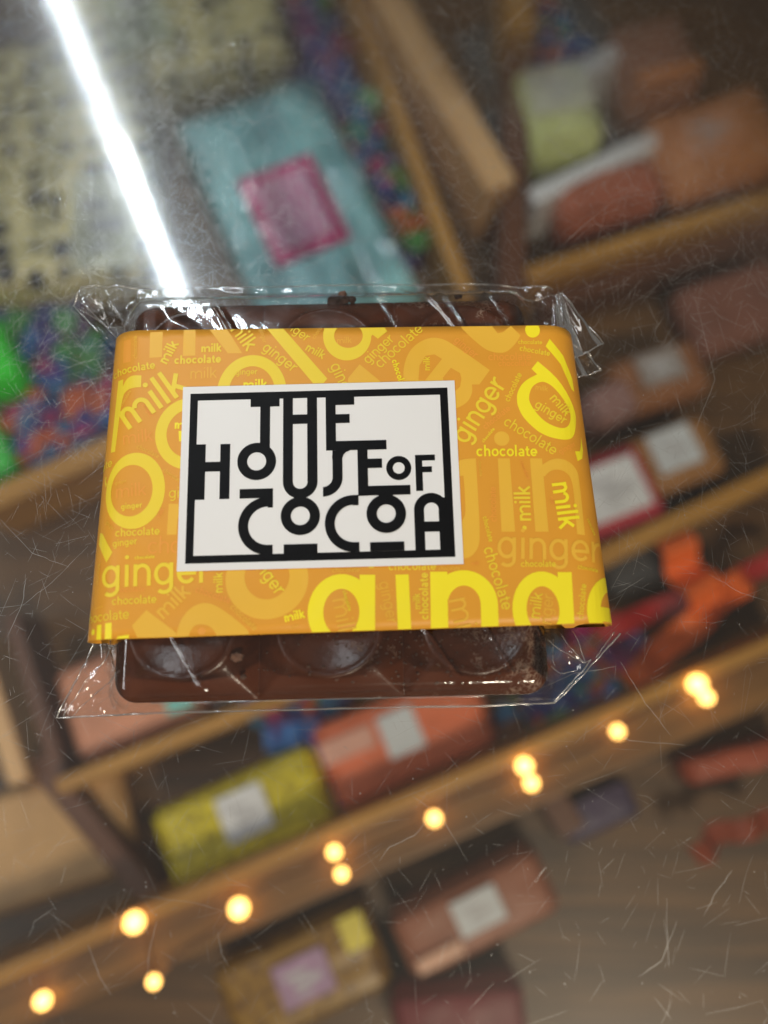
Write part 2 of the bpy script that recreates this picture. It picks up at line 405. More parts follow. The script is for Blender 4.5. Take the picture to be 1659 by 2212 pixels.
def pack(name, p0, p1, p2, h, mat, label, cat='pack', lab=None, group=None, film=False, bev=0.006, z0=ZF, extra=None):
    zt = z0 + h
    ctr, L, D, ang = rect(p0, p1, p2, zt)
    e = empty(name, (ctr.x, ctr.y, z0 + 0.0006), ang)
    tag(e, label, cat, group)
    bm = bmesh.new(); bmesh.ops.create_grid(bm, x_segments=14, y_segments=12, size=0.5)
    for v in bm.verts:
        x, y = v.co.x, v.co.y
        puff = (1 - abs(2 * x) ** 5) * (1 - abs(2 * y) ** 5)
        q = 0.95 + 0.05 * puff
        n = noise.noise(Vector((x * 5, y * 5, len(label)))) * 0.03
        v.co = Vector((x * L, y * D, h * (q + n * puff)))
    top = bm.faces[:]
    ret = bmesh.ops.extrude_face_region(bm, geom=top)
    for v in [g for g in ret['geom'] if isinstance(g, bmesh.types.BMVert)]: v.co.z = 0
    bmesh.ops.recalc_face_normals(bm, faces=bm.faces[:])
    bmesh.ops.bevel(bm, geom=[ed for ed in bm.edges if len(ed.link_faces) == 2 and ed.calc_face_angle() > 0.9], offset=min(.003, h * .2), segments=2, affect='EDGES')
    build('wrapping', bm, mat, e, True)
    if lab:
        for (cx, cy, w, d, m, rim) in lab:
            if rim: build('label_border', box_bm((cx - w / 2 - .012) * L, (cx + w / 2 + .012) * L, (cy - d / 2 - .02) * D, (cy + d / 2 + .02) * D, h * 1.005, h * 1.005 + .0012, .0004), rim, e)
            build('label', box_bm((cx - w / 2) * L + (.10 * w * L if rim else 0), (cx + w / 2) * L - (.10 * w * L if rim else 0), (cy - d / 2) * D + (.08 * d * D if rim else 0), (cy + d / 2) * D - (.08 * d * D if rim else 0), h * 1.005 + (.0013 if rim else 0), h * 1.005 + .0024, .0004), m, e)
    if lab:
        for i, (cx, cy, w, d, m, rim) in enumerate(lab):
            if min(w, d) > .27 and not rim:
                for (ox, oy, sw, sd) in ((-.12, .16, .44, .12), (.06, -.05, .5, .16), (-.05, -.26, .3, .08)):
                    build('label_print', box_bm((cx + (ox - sw / 2) * w) * L, (cx + (ox + sw / 2) * w) * L, (cy + (oy - sd / 2) * d) * D, (cy + (oy + sd / 2) * d) * D, h * 1.005 + .0025, h * 1.005 + .0027), PRINT, e)
    if film:
        bm = bmesh.new(); bmesh.ops.create_grid(bm, x_segments=50, y_segments=40, size=0.5)
        for v in bm.verts:
            x, y = v.co.x, v.co.y
            w = noise.noise(Vector((x * 6 + 3, y * 1.6, 2.0))) * .008 + noise.noise(Vector((x * 9, y * 5, 7.0))) * .002
            v.co = Vector((x * (L + .01), y * (D + .01), h * 1.02 + .012 + w - .03 * max(0, abs(2 * x) ** 6 - .5) - .03 * max(0, abs(2 * y) ** 6 - .5)))
        build('clear_bag', bm, PLASTIC, e, True)
    return e
def c(r, g, b, rough=0.5, **kw): return surf('pack_colour', tuple(min(2.0, .85 / max(lin((r, g, b)))) * q for q in lin((r, g, b))), rough, **kw)
GOLD = lattice_mat('gold_lattice_paper', lin((250, 234, 168)), lin((26, 24, 26)))
GREY_L = surf('grey_label', lin((215, 219, 224)), .5, .05)
pack('gold_gift_pack', (-90, 640), (330, 600), (-60, 90), .045, GOLD, 'gold lattice patterned pack under the glass, left of the bright streak, pale label', 'pack', [(.26, -.28, .34, .36, c(176, 178, 158), None)], film=True, group='gold lattice packs')
pack('gold_gift_pack', (170, 215), (640, 95), (140, -120), .045, GOLD, 'gold lattice patterned pack at the top, right of the bright streak, grey green label', 'pack', [(-.16, .02, .28, .62, c(168, 172, 140), None)], film=True, group='gold lattice packs')
pack('gift_box', (372, 262), (668, 150), (640, 750), .05, c(122, 178, 184), 'teal gift box with a pink edged label in clear wrap', 'gift box', [(-.02, -.02, .50, .33, c(232, 160, 200), c(230, 56, 138))], film=True)
pack('neon_card', (-40, 850), (48, 806), (-60, 690), .05, c(30, 255, 16), 'small neon green card at the left edge of the glass', 'card')
pack('green_pack', (-60, 1060), (40, 1010), (-80, 880), .03, c(50, 160, 60), 'mid green pack at the left edge below the neon green card', 'pack')
pack('green_pack', (-80, 660), (62, 600), (-100, 400), .03, c(20, 96, 44), 'dark green pack at the left edge above the neon green card', 'pack')
# right-hand trays
BR = c(122, 84, 66); KR = c(160, 104, 62); WH = surf('white_tray', (.85, .85, .87), .35, .05)
def tray(p0, p1, w, label):
    a = at(*p0, -.255); b = at(*p1, -.255); L = (b - a).length; e = empty('tray', ((a.x + b.x) / 2, (a.y + b.y) / 2, ZF + .0006), math.atan2(b.y - a.y, b.x - a.x))
    tag(e, label, 'tray')
    ww = w / FPX * (CAM - a).length
    build('front_lip', box_bm(-L / 2, L / 2, -ww / 2, ww / 2, 0, .045, .004), WH, e)
    build('tray_base', box_bm(-L / 2, L / 2, ww / 2 + .001, ww / 2 + .09, 0, .006, .002), surf('grey_tray', (.12, .12, .12), .4), e)
tray((1150, 425), (1470, 270), 42, 'white lipped tray at the right, in front of the lime topped pack')
tray((1150, 200), (1430, 60), 40, 'white lipped tray at the top right, behind the lime topped pack')
pack('lime_pack', (1160, 312), (1312, 282), (1160, 140), .05, c(190, 196, 128), 'pale lime pack standing beside the dark wooden post at top right', 'pack', [(0, .12, .86, .6, c(190, 190, 168), None)])
pack('brown_pack', (1378, 200), (1530, 165), (1370, 40), .05, BR, 'dull brown pack at the top right above the white tray lip', 'pack', [(0, -.36, .9, .2, c(190, 120, 66), None)], group='brown packs on the right')
pack('kraft_pack', (1480, 402), (1720, 320), (1470, 225), .05, KR, 'orange brown pack at the right edge of the upper tray', 'pack', [(-.1, .05, .5, .5, c(180, 128, 96), None)], group='brown packs on the right')
pack('brown_pack', (1228, 475), (1442, 420), (1220, 380), .045, c(136, 74, 52), 'reddish brown pack lying in front of the white tray lip', 'pack', group='brown packs on the right')
pack('red_pack', (1270, 1180), (1450, 1110), (1240, 1000), .045, c(140, 30, 44), 'dark red pack with a white label right of the bar', 'pack', [(0, .02, .72, .66, LABEL_W, None)])
pack('brown_pack', (1400, 1080), (1580, 1010), (1385, 940), .04, c(122, 84, 46), 'golden brown pack with grey label above the right wooden rail', 'pack', [(0, .1, .5, .66, GREY_L, None)], group='brown packs on the right')
pack('brown_pack', (1360, 890), (1545, 830), (1350, 770), .04, c(112, 72, 44), 'brown pack with dull grey label beside the right edge of the bar', 'pack', [(0, .1, .5, .6, c(120, 112, 108), None)], group='brown packs on the right')
pack('brown_pack', (1530, 760), (1740, 690), (1520, 600), .035, c(98, 62, 50), 'dark brown pack at the right edge below the upper rail', 'pack', group='brown packs on the right')
pack('maroon_pack', (1290, 920), (1390, 880), (1275, 840), .04, c(112, 84, 80), 'small grey maroon pack peeping out beside the sleeve edge', 'pack')
# below the bar
pack('salmon_pack', (170, 1650), (450, 1540), (150, 1440), .035, c(170, 116, 92), 'dusky pink pack below the left corner of the bar', 'pack', [(.33, -.12, .2, .5, c(110, 175, 170), None)])
pack('yellow_pack', (380, 1935), (732, 1775), (318, 1762), .045, lattice_mat('mottled_yellow_paper', lin((226, 208, 40)), lin((176, 158, 30)), 140), 'mottled yellow pack with a white label, above the lit rail', 'pack', [(.02, .06, .28, .56, LABEL_W, None)])
pack('orange_pack', (738, 1755), (1085, 1600), (682, 1570), .045, c(232, 120, 78), 'bright orange pack with a grey label touching the lit rail', 'pack', [(-.02, .06, .22, .5, GREY_L, None), (-.33, .16, .32, .26, c(240, 180, 160), None)])  # the pale pink second patch is a painted highlight band, not a label
pack('peach_pack', (900, 2130), (1218, 1965), (830, 1990), .04, c(116, 70, 50), 'peach coloured pack with a grey label below the string of lights', 'pack', [(.02, .05, .3, .52, GREY_L, None), (-.3, -.28, .3, .2, c(214, 166, 140), None)])
pack('bronze_pack', (520, 2290), (850, 2130), (440, 2110), .04, lattice_mat('mottled_bronze_paper', lin((150, 112, 40)), lin((110, 76, 32)), 140), 'mottled bronze pack with a lilac label at the bottom of the picture', 'pack', [(.02, .02, .34, .5, c(130, 104, 128), None), (.4, .25, .16, .4, c(170, 156, 60), None)])
pack('crimson_bag', (860, 2330), (1150, 2300), (870, 2150), .05, c(84, 6, 14), 'crimson bag cut off by the bottom edge', 'bag')
pack('kraft_board', (-80, 2010), (300, 1880), (-100, 1745), .02, c(156, 122, 80), 'flat tan card at the lower left above the lit rail', 'card')
pack('violet_pack', (1235, 1830), (1390, 1760), (1210, 1740), .03, c(50, 38, 62), 'dim violet pack below the rail at the lower right', 'pack')
pack('rust_pack', (1500, 1700), (1740, 1640), (1490, 1640), .03, c(130, 58, 34), 'dull orange pack just below the rail at the right edge', 'pack')
pack('dark_tin', (1330, 1290), (1490, 1230), (1310, 1170), .03, c(48, 48, 50), 'dark grey pack right of the sleeve corner', 'pack')

# ribbons
def ribbon(name, seq, w, z, mat, label):
    P3 = [at(px, py, z) for px, py in seq]; vs = []; fs = []; pts = []
    for i in range(len(P3) - 1):
        for k in range(8): pts.append(P3[i].lerp(P3[i + 1], k / 8))
    pts.append(P3[-1])
    o0 = Vector((P3[0].x, P3[0].y, ZF))
    for i, p in enumerate(pts):
        a = pts[max(0, i - 1)]; b = pts[min(len(pts) - 1, i + 1)]; t = (b - a).normalized(); n = Vector((-t.y, t.x, 0)) * (w / 2)
        zz = p.z + .006 * math.sin(i * .7)
        for q in (p + n, p - n):
            vs.append((q.x - o0.x, q.y - o0.y, zz - o0.z)); vs.append((q.x - o0.x, q.y - o0.y, zz - o0.z - .001))
    for i in range(len(pts) - 1):
        a = 4 * i; b = a + 4
        fs += [(a, a + 2, b + 2, b), (a + 1, b + 1, b + 3, a + 3), (a, b, b + 1, a + 1), (a + 2, a + 3, b + 3, b + 2)]
    o = pydata(name, vs, fs, mat, None, False); o.location = o0
    return tag(o, label, 'ribbon')
SAT = surf('orange_satin', lin((255, 118, 46)), .35, .1); RED = surf('red_satin', lin((176, 36, 34)), .35, .1)
ribbon('ribbon', ((1450, 1160), (1490, 1240), (1540, 1310)), .022, -.255, SAT, 'short orange ribbon end crossing above the red ribbon')
ribbon('ribbon', ((1360, 1480), (1450, 1390), (1560, 1290), (1620, 1240)), .016, -.262, SAT, 'long orange ribbon running down to the rail at right')
ribbon('ribbon', ((1290, 1370), (1440, 1310), (1600, 1250), (1720, 1180)), .012, -.268, RED, 'red ribbon lying across the orange ribbons')
ribbon('ribbon', ((1500, 1850), (1560, 1800), (1680, 1770)), .012, -.268, surf('rust_satin', lin((150, 66, 36)), .4, .1), 'faint orange ribbon below the rail at right')

# shredded tissue in many colours
def shred_mat():
    g = NT('coloured_shreds'); p = g.a('ShaderNodeBsdfPrincipled', i_Roughness=0.4)
    ge = g.a('ShaderNodeNewGeometry'); cr = g.a('ShaderNodeValToRGB'); cr.color_ramp.interpolation = 'CONSTANT'
    cols = [(64, 60, 150), (40, 110, 190), (214, 96, 40), (96, 44, 120), (176, 40, 110), (50, 140, 50), (50, 60, 140), (40, 120, 170)]
    for i, q in enumerate(cols):
        el = cr.color_ramp.elements[i] if i < 2 else cr.color_ramp.elements.new(i / 8)
        el.position = i / 8; el.color = (*[v * .8 + .012 for v in lin(q)], 1)
    g.k(ge.outputs['Random Per Island'], cr.inputs[0]); g.k(cr.outputs[0], p.inputs['Base Color']); g.k(p.outputs[0], g.out.inputs[0]); return g.m
SHRED = shred_mat()
def shreds(areas, label):
    rnd = random.Random(5); vs = []; fs = []
    for (p0, p1, wid, count) in areas:
        for i in range(count):
            t = rnd.random(); px = p0[0] + (p1[0] - p0[0]) * t + rnd.gauss(0, wid); py = p0[1] + (p1[1] - p0[1]) * t + rnd.gauss(0, wid)
            z = ZF + rnd.uniform(.002, .03); q = at(px, py, z); a = rnd.uniform(0, PI); L = rnd.uniform(.02, .045); w = rnd.uniform(.008, .016); b = len(vs)
            for k in range(6):
                s = (k / 5 - .5) * L; zz = z + .004 * math.sin(k * 1.7 + i)
                cx = q.x + math.cos(a) * s; cy = q.y + math.sin(a) * s
                vs.append((cx - math.sin(a) * w / 2, cy + math.cos(a) * w / 2, zz)); vs.append((cx + math.sin(a) * w / 2, cy - math.cos(a) * w / 2, zz + .002))
            for k in range(5): fs.append((b + 2 * k, b + 2 * k + 1, b + 2 * k + 3, b + 2 * k + 2))
    o = pydata('tissue_shreds', vs, fs, SHRED)
    tag(o, label, 'tissue', None, 'stuff'); return o
shreds([((575, -20), (690, 160), 26, 110), ((700, 190), (880, 520), 24, 110), ((60, 660), (220, 900), 34, 110), ((40, 900), (200, 980), 30, 80), ((0, 150), (20, 640), 14, 60),
        ((1120, 1600), (1330, 1450), 26, 150), ((1230, 1480), (1330, 1400), 20, 60), ((1150, 20), (1220, 180), 22, 50), ((640, 1580), (700, 1830), 14, 50), ((560, 1500), (720, 1480), 16, 40)],
       'shreds of many coloured tissue scattered between the packs')

# fairy lights
bulbs = [(1506, 1478), (1526, 1507), (1334, 1580), (1133, 1655), (1148, 1692), (938, 1768), (722, 1841), (738, 1888), (516, 1963), (290, 1992), (332, 2121), (92, 2162)]
fl = empty('fairy_light_string', (0, 0, 0)); tag(fl, 'string of warm glowing fairy lights along the wooden rail', 'string lights')
GLOW = emit('warm_bulb_glow', (1.0, 0.52, 0.13), 8.0)
bmS = bmesh.new(); bmesh.ops.create_uvsphere(bmS, u_segments=12, v_segments=8, radius=.0036)
meS = bpy.data.meshes.new('bulb'); bmS.to_mesh(meS); bmS.free(); meS.materials.append(GLOW)
for p in meS.polygons: p.use_smooth = True
wp = []
for (px, py) in bulbs:
    q = at(px, py, ZR + .007); o = link('bulb', meS, None, fl); o.location = q; k = .75 + .5 * ((px * 7 + py * 3) % 17) / 17; o.scale = (k, k, k * 1.25); wp.append(q)
wp.sort(key=lambda q: q.x); pts = []
for i in range(len(wp) - 1):
    for k in range(6):
        q = wp[i].lerp(wp[i + 1], k / 6); pts.append(q + Vector((0, .002 * math.sin(k), -.0055)))
vs = []; fs = []; tube_into(vs, fs, pts, .0008, 6)
pydata('wire', vs, fs, surf('copper_wire', (.25, .13, .06), .35), fl, True)
# ================================================================ the chocolate bar
BAR_ROT = math.radians(1.25); BC = Vector((-0.0006, 0.0010, 0))
bar = empty('wrapped_chocolate_bar', (0, 0, 0))
tag(bar, 'square chocolate bar in clear film with orange and yellow printed sleeve, lying on scratched glass', 'chocolate bar')
CR = math.cos(BAR_ROT); SR = math.sin(BAR_ROT)
def b2w(x, y): return (BC.x + x * CR - y * SR, BC.y + x * SR + y * CR)
def w2b(x, y): x -= BC.x; y -= BC.y; return (x * CR + y * SR, -x * SR + y * CR)
HX, HY = 0.0500, 0.0495; RC = 0.0055; ZB = 0.0052; ZT = 0.0108
def round_corner(x, y, hx=HX, hy=HY, r=RC):
    ax, ay = abs(x) - (hx - r), abs(y) - (hy - r)
    if ax > 0 and ay > 0:
        d = math.hypot(ax, ay); m = max(ax, ay)
        k = m / d
        return (math.copysign(hx - r + ax * k, x), math.copysign(hy - r + ay * k, y))
    return (x, y)
def square_z(u, v):
    r = math.hypot(u, v); RI = 0.72
    rim = .00045 * math.exp(-((r - RI) / .032) ** 2)
    if r <= RI:
        q = r / RI
        return ZT - 0.0019 * (1 - q ** 2.0) + rim
    th = max(abs(u), abs(v)); rs = r / th
    t = (r - RI) / (rs - RI); t = max(0, min(1, t))
    return ZT + rim - (ZT - ZB) * (t ** 1.08)
slab = None
# base slab with rounded corners
def rrect(hx, hy, r, n=8):
    pts = []
    for cx, cy, a0 in ((hx - r, hy - r, 0), (-hx + r, hy - r, PI / 2), (-hx + r, -hy + r, PI), (hx - r, -hy + r, 1.5 * PI)):
        for k in range(n + 1): a = a0 + PI / 2 * k / n; pts.append((cx + r * math.cos(a), cy + r * math.sin(a)))
    return pts
vs = []; fs = []
prof = [(-.0022, .0012), (-.0006, .0010), (0.0, .0018), (.0000, .0042), (-.0006, ZB - .0001), (-.0030, ZB - .0002)]
rings = []
for off, z in prof:
    ring = []
    for (x, y) in rrect(HX + .0002 + off, HY + .0002 + off, RC + off): ring.append(len(vs)); vs.append((x, y, z))
    rings.append(ring)
for a, b in zip(rings, rings[1:]):
    n = len(a)
    for i in range(n): fs.append((a[i], a[(i + 1) % n], b[(i + 1) % n], b[i]))
fs.append(tuple(rings[0][::-1])); fs.append(tuple(rings[-1]))
slab = pydata('chocolate_slab', vs, fs, M['choc'], bar, True)
slab.location = BC; slab.rotation_euler = (0, 0, BAR_ROT)
N = 44; cw = HX / 3; chh = HY / 3
for j in range(3):
    for i in range(3):
        ox = (i - 1) * 2 * cw; oy = (j - 1) * 2 * chh; vs = []; fs = []
        for b in range(N + 1):
            for a in range(N + 1):
                u = -1 + 2 * a / N; v = -1 + 2 * b / N
                x, y = round_corner(ox + u * cw * .992, oy + v * chh * .992)
                z = square_z(u, v) + .00012 * noise.noise(Vector((x * 130, y * 130, 3)))
                vs.append((x, y, z))
        for b in range(N):
            for a in range(N): k = b * (N + 1) + a; fs.append((k, k + 1, k + N + 2, k + N + 1))
        pydata('chocolate_square', vs, fs, M['choc'], slab, True)
def crumb(px, py, z, r, seed, flat=.55):
    rn = random.Random(seed); bm = bmesh.new(); bmesh.ops.create_icosphere(bm, subdivisions=2, radius=1)
    sx, sy = rn.uniform(.7, 1.5), rn.uniform(.6, 1.1)
    for v in bm.verts:
        k = 1 + .5 * noise.noise(v.co * 2.1 + Vector((seed, 0, 0))); v.co = Vector((v.co.x * sx * k, v.co.y * sy * k, v.co.z * flat * k)) * r
    p = at(px, py, z); bmesh.ops.translate(bm, vec=p, verts=bm.verts[:]); return bm
for k, (px, py, z, r) in enumerate([(742, 644, .0062, .0019), (722, 650, .0062, .0014), (760, 648, .0060, .0012), (990, 640, .0066, .0012), (512, 1420, .0112, .0012), (526, 1462, .0093, .0006), (1008, 1640 * .878, .0095, .0007), (1300 * .8, 1455, .0080, .0009), (1112, 1448, .0082, .0009), (1118, 1470, .0070, .0007), (948, 1432, .0098, .0009)]):
    build('crumb', crumb(px, py, z, r, k + 1), M['crumb'], slab).matrix_parent_inverse = (Matrix.Translation(BC) @ Matrix.Rotation(BAR_ROT, 4, 'Z')).inverted()
big = bmesh.new(); rn = random.Random(21)
def choc_top(xb, yb):
    ii = min(2, max(0, int((xb + HX) // (2 * cw)))); jj = min(2, max(0, int((yb + HY) // (2 * chh))))
    return square_z((xb - (ii - 1) * 2 * cw) / cw, (yb - (jj - 1) * 2 * chh) / chh)
for k in range(150):
    xb = rn.triangular(-.02, .048, .03); yb = rn.uniform(-.047, -.034)
    z = choc_top(xb, yb); bm = bmesh.new(); bmesh.ops.create_icosphere(bm, subdivisions=1, radius=rn.uniform(.00012, .0004))
    for v in bm.verts: v.co = Vector((v.co.x * rn.uniform(.6, 1.6), v.co.y * rn.uniform(.6, 1.4), v.co.z * .6)) + Vector((xb, yb, z + .0001))
    me = bpy.data.meshes.new('tmp'); bm.to_mesh(me); bm.free(); big.from_mesh(me); bpy.data.meshes.remove(me)
build('crumb_dust', big, M['crumb'], slab)['kind'] = 'stuff'

# ---------------------------------------------------------------- clear film round the bar
def lerp_path(pts, t):
    L = [0]
    for a, b in zip(pts, pts[1:]): L.append(L[-1] + math.hypot(b[0] - a[0], b[1] - a[1]))
    d = t * L[-1]
    for i in range(len(pts) - 1):
        if d <= L[i + 1] or i == len(pts) - 2:
            k = (d - L[i]) / max(1e-9, L[i + 1] - L[i]); return (pts[i][0] + (pts[i + 1][0] - pts[i][0]) * k, pts[i][1] + (pts[i + 1][1] - pts[i][1]) * k)
LEFT = [(-63.8, -53.1), (-58.5, -41), (-55.5, -32), (-54.5, 0), (-55, 36), (-62, 44), (-69.1, 51.6), (-67, 56.4)]
RIGHT = [(52.6, -49.6), (61, -41.5), (68.7, -33.7), (63, -25), (59, 0), (58.5, 36), (60, 44), (57, 56.3)]
BOT = [(-63.8, -53.1), (-40, -51.9), (-1.6, -51), (35, -50.3), (52.6, -49.6)]
TOP = [(-67, 56.4), (-54, 56.8), (0, 58), (39.8, 58.3), (57, 56.3)]
def sstep(a, b, x): t = max(0, min(1, (x - a) / (b - a))); return t * t * (3 - 2 * t)
def ridge(x, y, s, seed): return 1 - abs(noise.noise(Vector((x * s, y * s, seed)))) * 2.2
NX, NY = 300, 250; vs = []; fs = []
ZFILM = .0111
def film_z(x, y):
    xb, yb = w2b(x / 1000, y / 1000); xb *= 1000; yb *= 1000
    dx = max(0, abs(xb) - 45.5); dy = max(0, abs(yb) - 46.3); d = math.hypot(dx, dy * 1.05)
    z = ZFILM * (1 - sstep(0, 10.0, d)) + .0009
    if 37 < yb < 50: z -= .0000105 * (yb - 44.3) ** 2 * (1 - sstep(46.5, 50, yb))
    elif yb <= 37: z -= .0000105 * 7.3 ** 2
    out = sstep(50.5, 55, abs(xb)); edge = sstep(2, 5.5, d)
    endz = sstep(30, 40, abs(yb))
    cr = ridge(x + 3 * noise.noise(Vector((x * .06, y * .06, 1))), y, .09, 4.0) * .65 + ridge(x, y * .7, .17, 9.0) * .35
    z += out * endz * (.0026 * max(0, cr) + .0005 * noise.noise(Vector((x * .5, y * .3, 8))))
    z += (1 - out) * .00022 * noise.noise(Vector((x * .10 + y * .05, y * .16 - x * .05, 2))) * (1 if d < 3 else .5)
    z += (1 - out) * edge * .0006 * noise.noise(Vector((x * .18, y * .8, 5)))
    tent = sstep(.965, 1, ridge(x * .9 + y * .55, y * .1, .055, 14.0)) * .0007 * (1 - out)
    z += tent
    z = max(z, .0005)
    return z
for b in range(NY + 1):
    t = b / NY; l = lerp_path(LEFT, t); r = lerp_path(RIGHT, t)
    for a in range(NX + 1):
        s = a / NX; bo = lerp_path(BOT, s); to = lerp_path(TOP, s)
        P = [(1 - s) * l[k] + s * r[k] + (1 - t) * bo[k] + t * to[k] - ((1 - s) * (1 - t) * BOT[0][k] + s * (1 - t) * BOT[-1][k] + (1 - s) * t * TOP[0][k] + s * t * TOP[-1][k]) for k in (0, 1)]
        vs.append((P[0] / 1000, P[1] / 1000, film_z(*P)))
for b in range(NY):
    for a in range(NX): k = b * (NX + 1) + a; fs.append((k, k + 1, k + NX + 2, k + NX + 1))
film = pydata('clear_film', vs, fs, M['film'], bar, True)
tag(film, 'crinkled clear cellophane film')
film.data.materials.append(M['film_fin'])
for p in film.data.polygons:
    xb, yb = w2b(p.center.x, p.center.y)
    if abs(xb) > .0535: p.material_index = 1
# underside of the film and its folded edges, whitened to imitate light caught there
def edge(seq, r, name='fold_edge_glint', zs=None, mat='film_edge'):
    pts = []
    for i in range(len(seq) - 1):
        for k in range(10):
            q = (seq[i][0] + (seq[i + 1][0] - seq[i][0]) * k / 10, seq[i][1] + (seq[i + 1][1] - seq[i][1]) * k / 10)
            z = film_z(*q) if zs is None else zs[i] + (zs[i + 1] - zs[i]) * k / 10
            pts.append((q[0] / 1000 + random.gauss(0, .00005), q[1] / 1000 + random.gauss(0, .00005), z + .0001))
    q = seq[-1]; pts.append((q[0] / 1000, q[1] / 1000, (film_z(*q) if zs is None else zs[-1]) + .0001))
    vs = []; fs = []; tube_into(vs, fs, pts, [r * random.uniform(.5, 1.25) for _ in pts], 5)
    return pydata(name, vs, fs, M[mat], film, True)
def mmz(px, py, z=.001): q = at(px, py, z); return (q.x * 1000, q.y * 1000)
edge(BOT, .00024); edge(TOP, .00016); edge(LEFT[:3], .00020); edge(LEFT[5:], .00014); edge(RIGHT[:3], .00022); edge([(x, y + 2.2) for x, y in BOT[1:4]], .00012)
for seq, r in ((((130, 1548), (185, 1470), (238, 1405), (240, 1378)), .00013), (((152, 1548), (200, 1500), (283, 1450)), .0001), (((240, 1405), (262, 1440), (272, 1470)), .00012),
               (((290, 632), (285, 680), (272, 718)), .00014), (((178, 655), (215, 690), (262, 740)), .00014), (((170, 668), (230, 700), (280, 712)), .00010), (((232, 640), (248, 670), (262, 690)), .00012), (((200, 650), (222, 668), (232, 710)), .0001),
               (((1180, 1385), (1205, 1400), (1262, 1432), (1280, 1425)), .00012), (((1280, 1425), (1240, 1470), (1200, 1515)), .00018), (((1262, 1432), (1230, 1395), (1215, 1370)), .0001), (((1290, 1420), (1315, 1385), (1330, 1365)), .00014), (((1185, 1440), (1210, 1455), (1250, 1448)), .0001),
               (((1240, 1362), (1255, 1395), (1265, 1430)), .0001), (((1195, 1380), (1190, 1420), (1196, 1440)), .0001), (((1130, 650), (1170, 640), (1200, 636)), .00012), (((1060, 632), (1100, 640), (1130, 652)), .00013)):
    edge([mmz(*p, .003) for p in seq], r)
# folded flap and tab at the far right corner
def flap(name, corners, zs, sag=.001, n=14):
    Q = [Vector((*[c / 1000 for c in mmz(px, py, z)], z)) for (px, py), z in zip(corners, zs)]
    vs = []; fs = []
    for b in range(n + 1):
        for a in range(n + 1):
            s, t = a / n, b / n
            p = Q[0] * (1 - s) * (1 - t) + Q[1] * s * (1 - t) + Q[2] * s * t + Q[3] * (1 - s) * t
            p.z += .0011 * noise.noise(Vector((p.x * 260, p.y * 90, 3))) + .0006 * math.sin(s * 9)
            vs.append(p)
    for b in range(n):
        for a in range(n): k = b * (n + 1) + a; fs.append((k, k + 1, k + n + 2, k + n + 1))
    pydata(name, vs, fs, M['film_fin'], film, True)
    v2 = []; f2 = []
    for e0, e1 in ((0, 1), (1, 2), (2, 3), (3, 0)):
        pts = [Q[e0].lerp(Q[e1], k / 10) + Vector((0, 0, .0004 + .0005 * math.sin(k * .9))) for k in range(11)]
        tube_into(v2, f2, pts, [random.uniform(.00008, .00022) for _ in pts], 5)
    pydata('fold_edge_glint', v2, f2, M['film_edge'], film, True)
flap('folded_flap', [(1200, 640), (1214, 636), (1302, 744), (1228, 782)], [.006, .0055, .004, .006])
flap('folded_tab', [(1232, 775), (1268, 762), (1297, 802), (1248, 817)], [.004, .004, .002, .003])
flap('folded_flap', [(1196, 665), (1212, 640), (1255, 760), (1190, 715)], [.008, .006, .005, .0085])

# ---------------------------------------------------------------- printed paper sleeve
ZS = .0128
def slv_xl(t): return -.0566 + (.0007) * t
def slv_xr(t): return .0660 + (.0606 - .0660) * t
def slv_y(x, t):
    yb = -.0360 + (x + .0565) / .1222 * .0040
    yt = .0392 + (x + .046) / .0965 * .0013
    return yb + (yt - yb) * t
def slv_t(x, y):
    yb = slv_y(x, 0); yt = slv_y(x, 1); return (y - yb) / (yt - yb)
RX, RD = .0095, .0100
def slv_z(x, t):
    l = slv_xl(t) + RX; r = slv_xr(t) - RX
    k = (l - x) / RX if x < l else ((x - r) / RX if x > r else 0)
    k = min(1.0, max(0, k))
    return ZS - RD * (1 - math.sqrt(max(0.0, 1 - k ** 2.4)))
NS = 26; vs = []; fs = []; NT_ = 30
for b in range(NT_ + 1):
    t = b / NT_; xl, xr = slv_xl(t), slv_xr(t); sec = []
    for k in range(NS + 1):
        a = PI / 2 * k / NS; q = max(0.0, math.cos(a)) ** (2 / 2.4)
        x = xl + RX - RX * q; sec.append((x, slv_z(x, t)))
    for k in range(1, 30): x = xl + RX + (xr - xl - 2 * RX) * k / 30; sec.append((x, ZS))
    for k in range(NS, -1, -1):
        a = PI / 2 * k / NS; q = max(0.0, math.cos(a)) ** (2 / 2.4); x = xr - RX + RX * q; sec.append((x, slv_z(x, t)))
    for k in range(1, 7): a = PI / 2 * k / 6; sec.append((xr - .0015 + .0015 * math.cos(a), .0028 - .0022 * math.sin(a)))
    for k in range(1, 10): sec.append((xr - .0015 - (xr - xl - .003) * k / 10, .0006))
    for k in range(6, 0, -1): a = PI / 2 * k / 6; sec.append((xl + .0015 - .0015 * math.cos(a), .0028 - .0022 * math.sin(a)))
    n = len(sec)
    for (x, z) in sec: vs.append((x, slv_y(x, t), z))
for b in range(NT_):
    for a in range(n): fs.append((b * n + a, b * n + (a + 1) % n, (b + 1) * n + (a + 1) % n, (b + 1) * n + a))
sleeve = pydata('paper_sleeve', vs, fs, M['paper'], bar, True)
tag(sleeve, 'orange paper sleeve printed with yellow words')
so = sleeve.modifiers.new('thickness', 'SOLIDIFY'); so.thickness = .00016; so.offset = -1.0
bm = bmesh.new(); bm.from_mesh(sleeve.data); bmesh.ops.recalc_face_normals(bm, faces=bm.faces[:])
if sum(f.normal.z for f in bm.faces if f.calc_center_median().z > .012) < 0: bmesh.ops.reverse_faces(bm, faces=bm.faces[:])
bm.to_mesh(sleeve.data); bm.free()

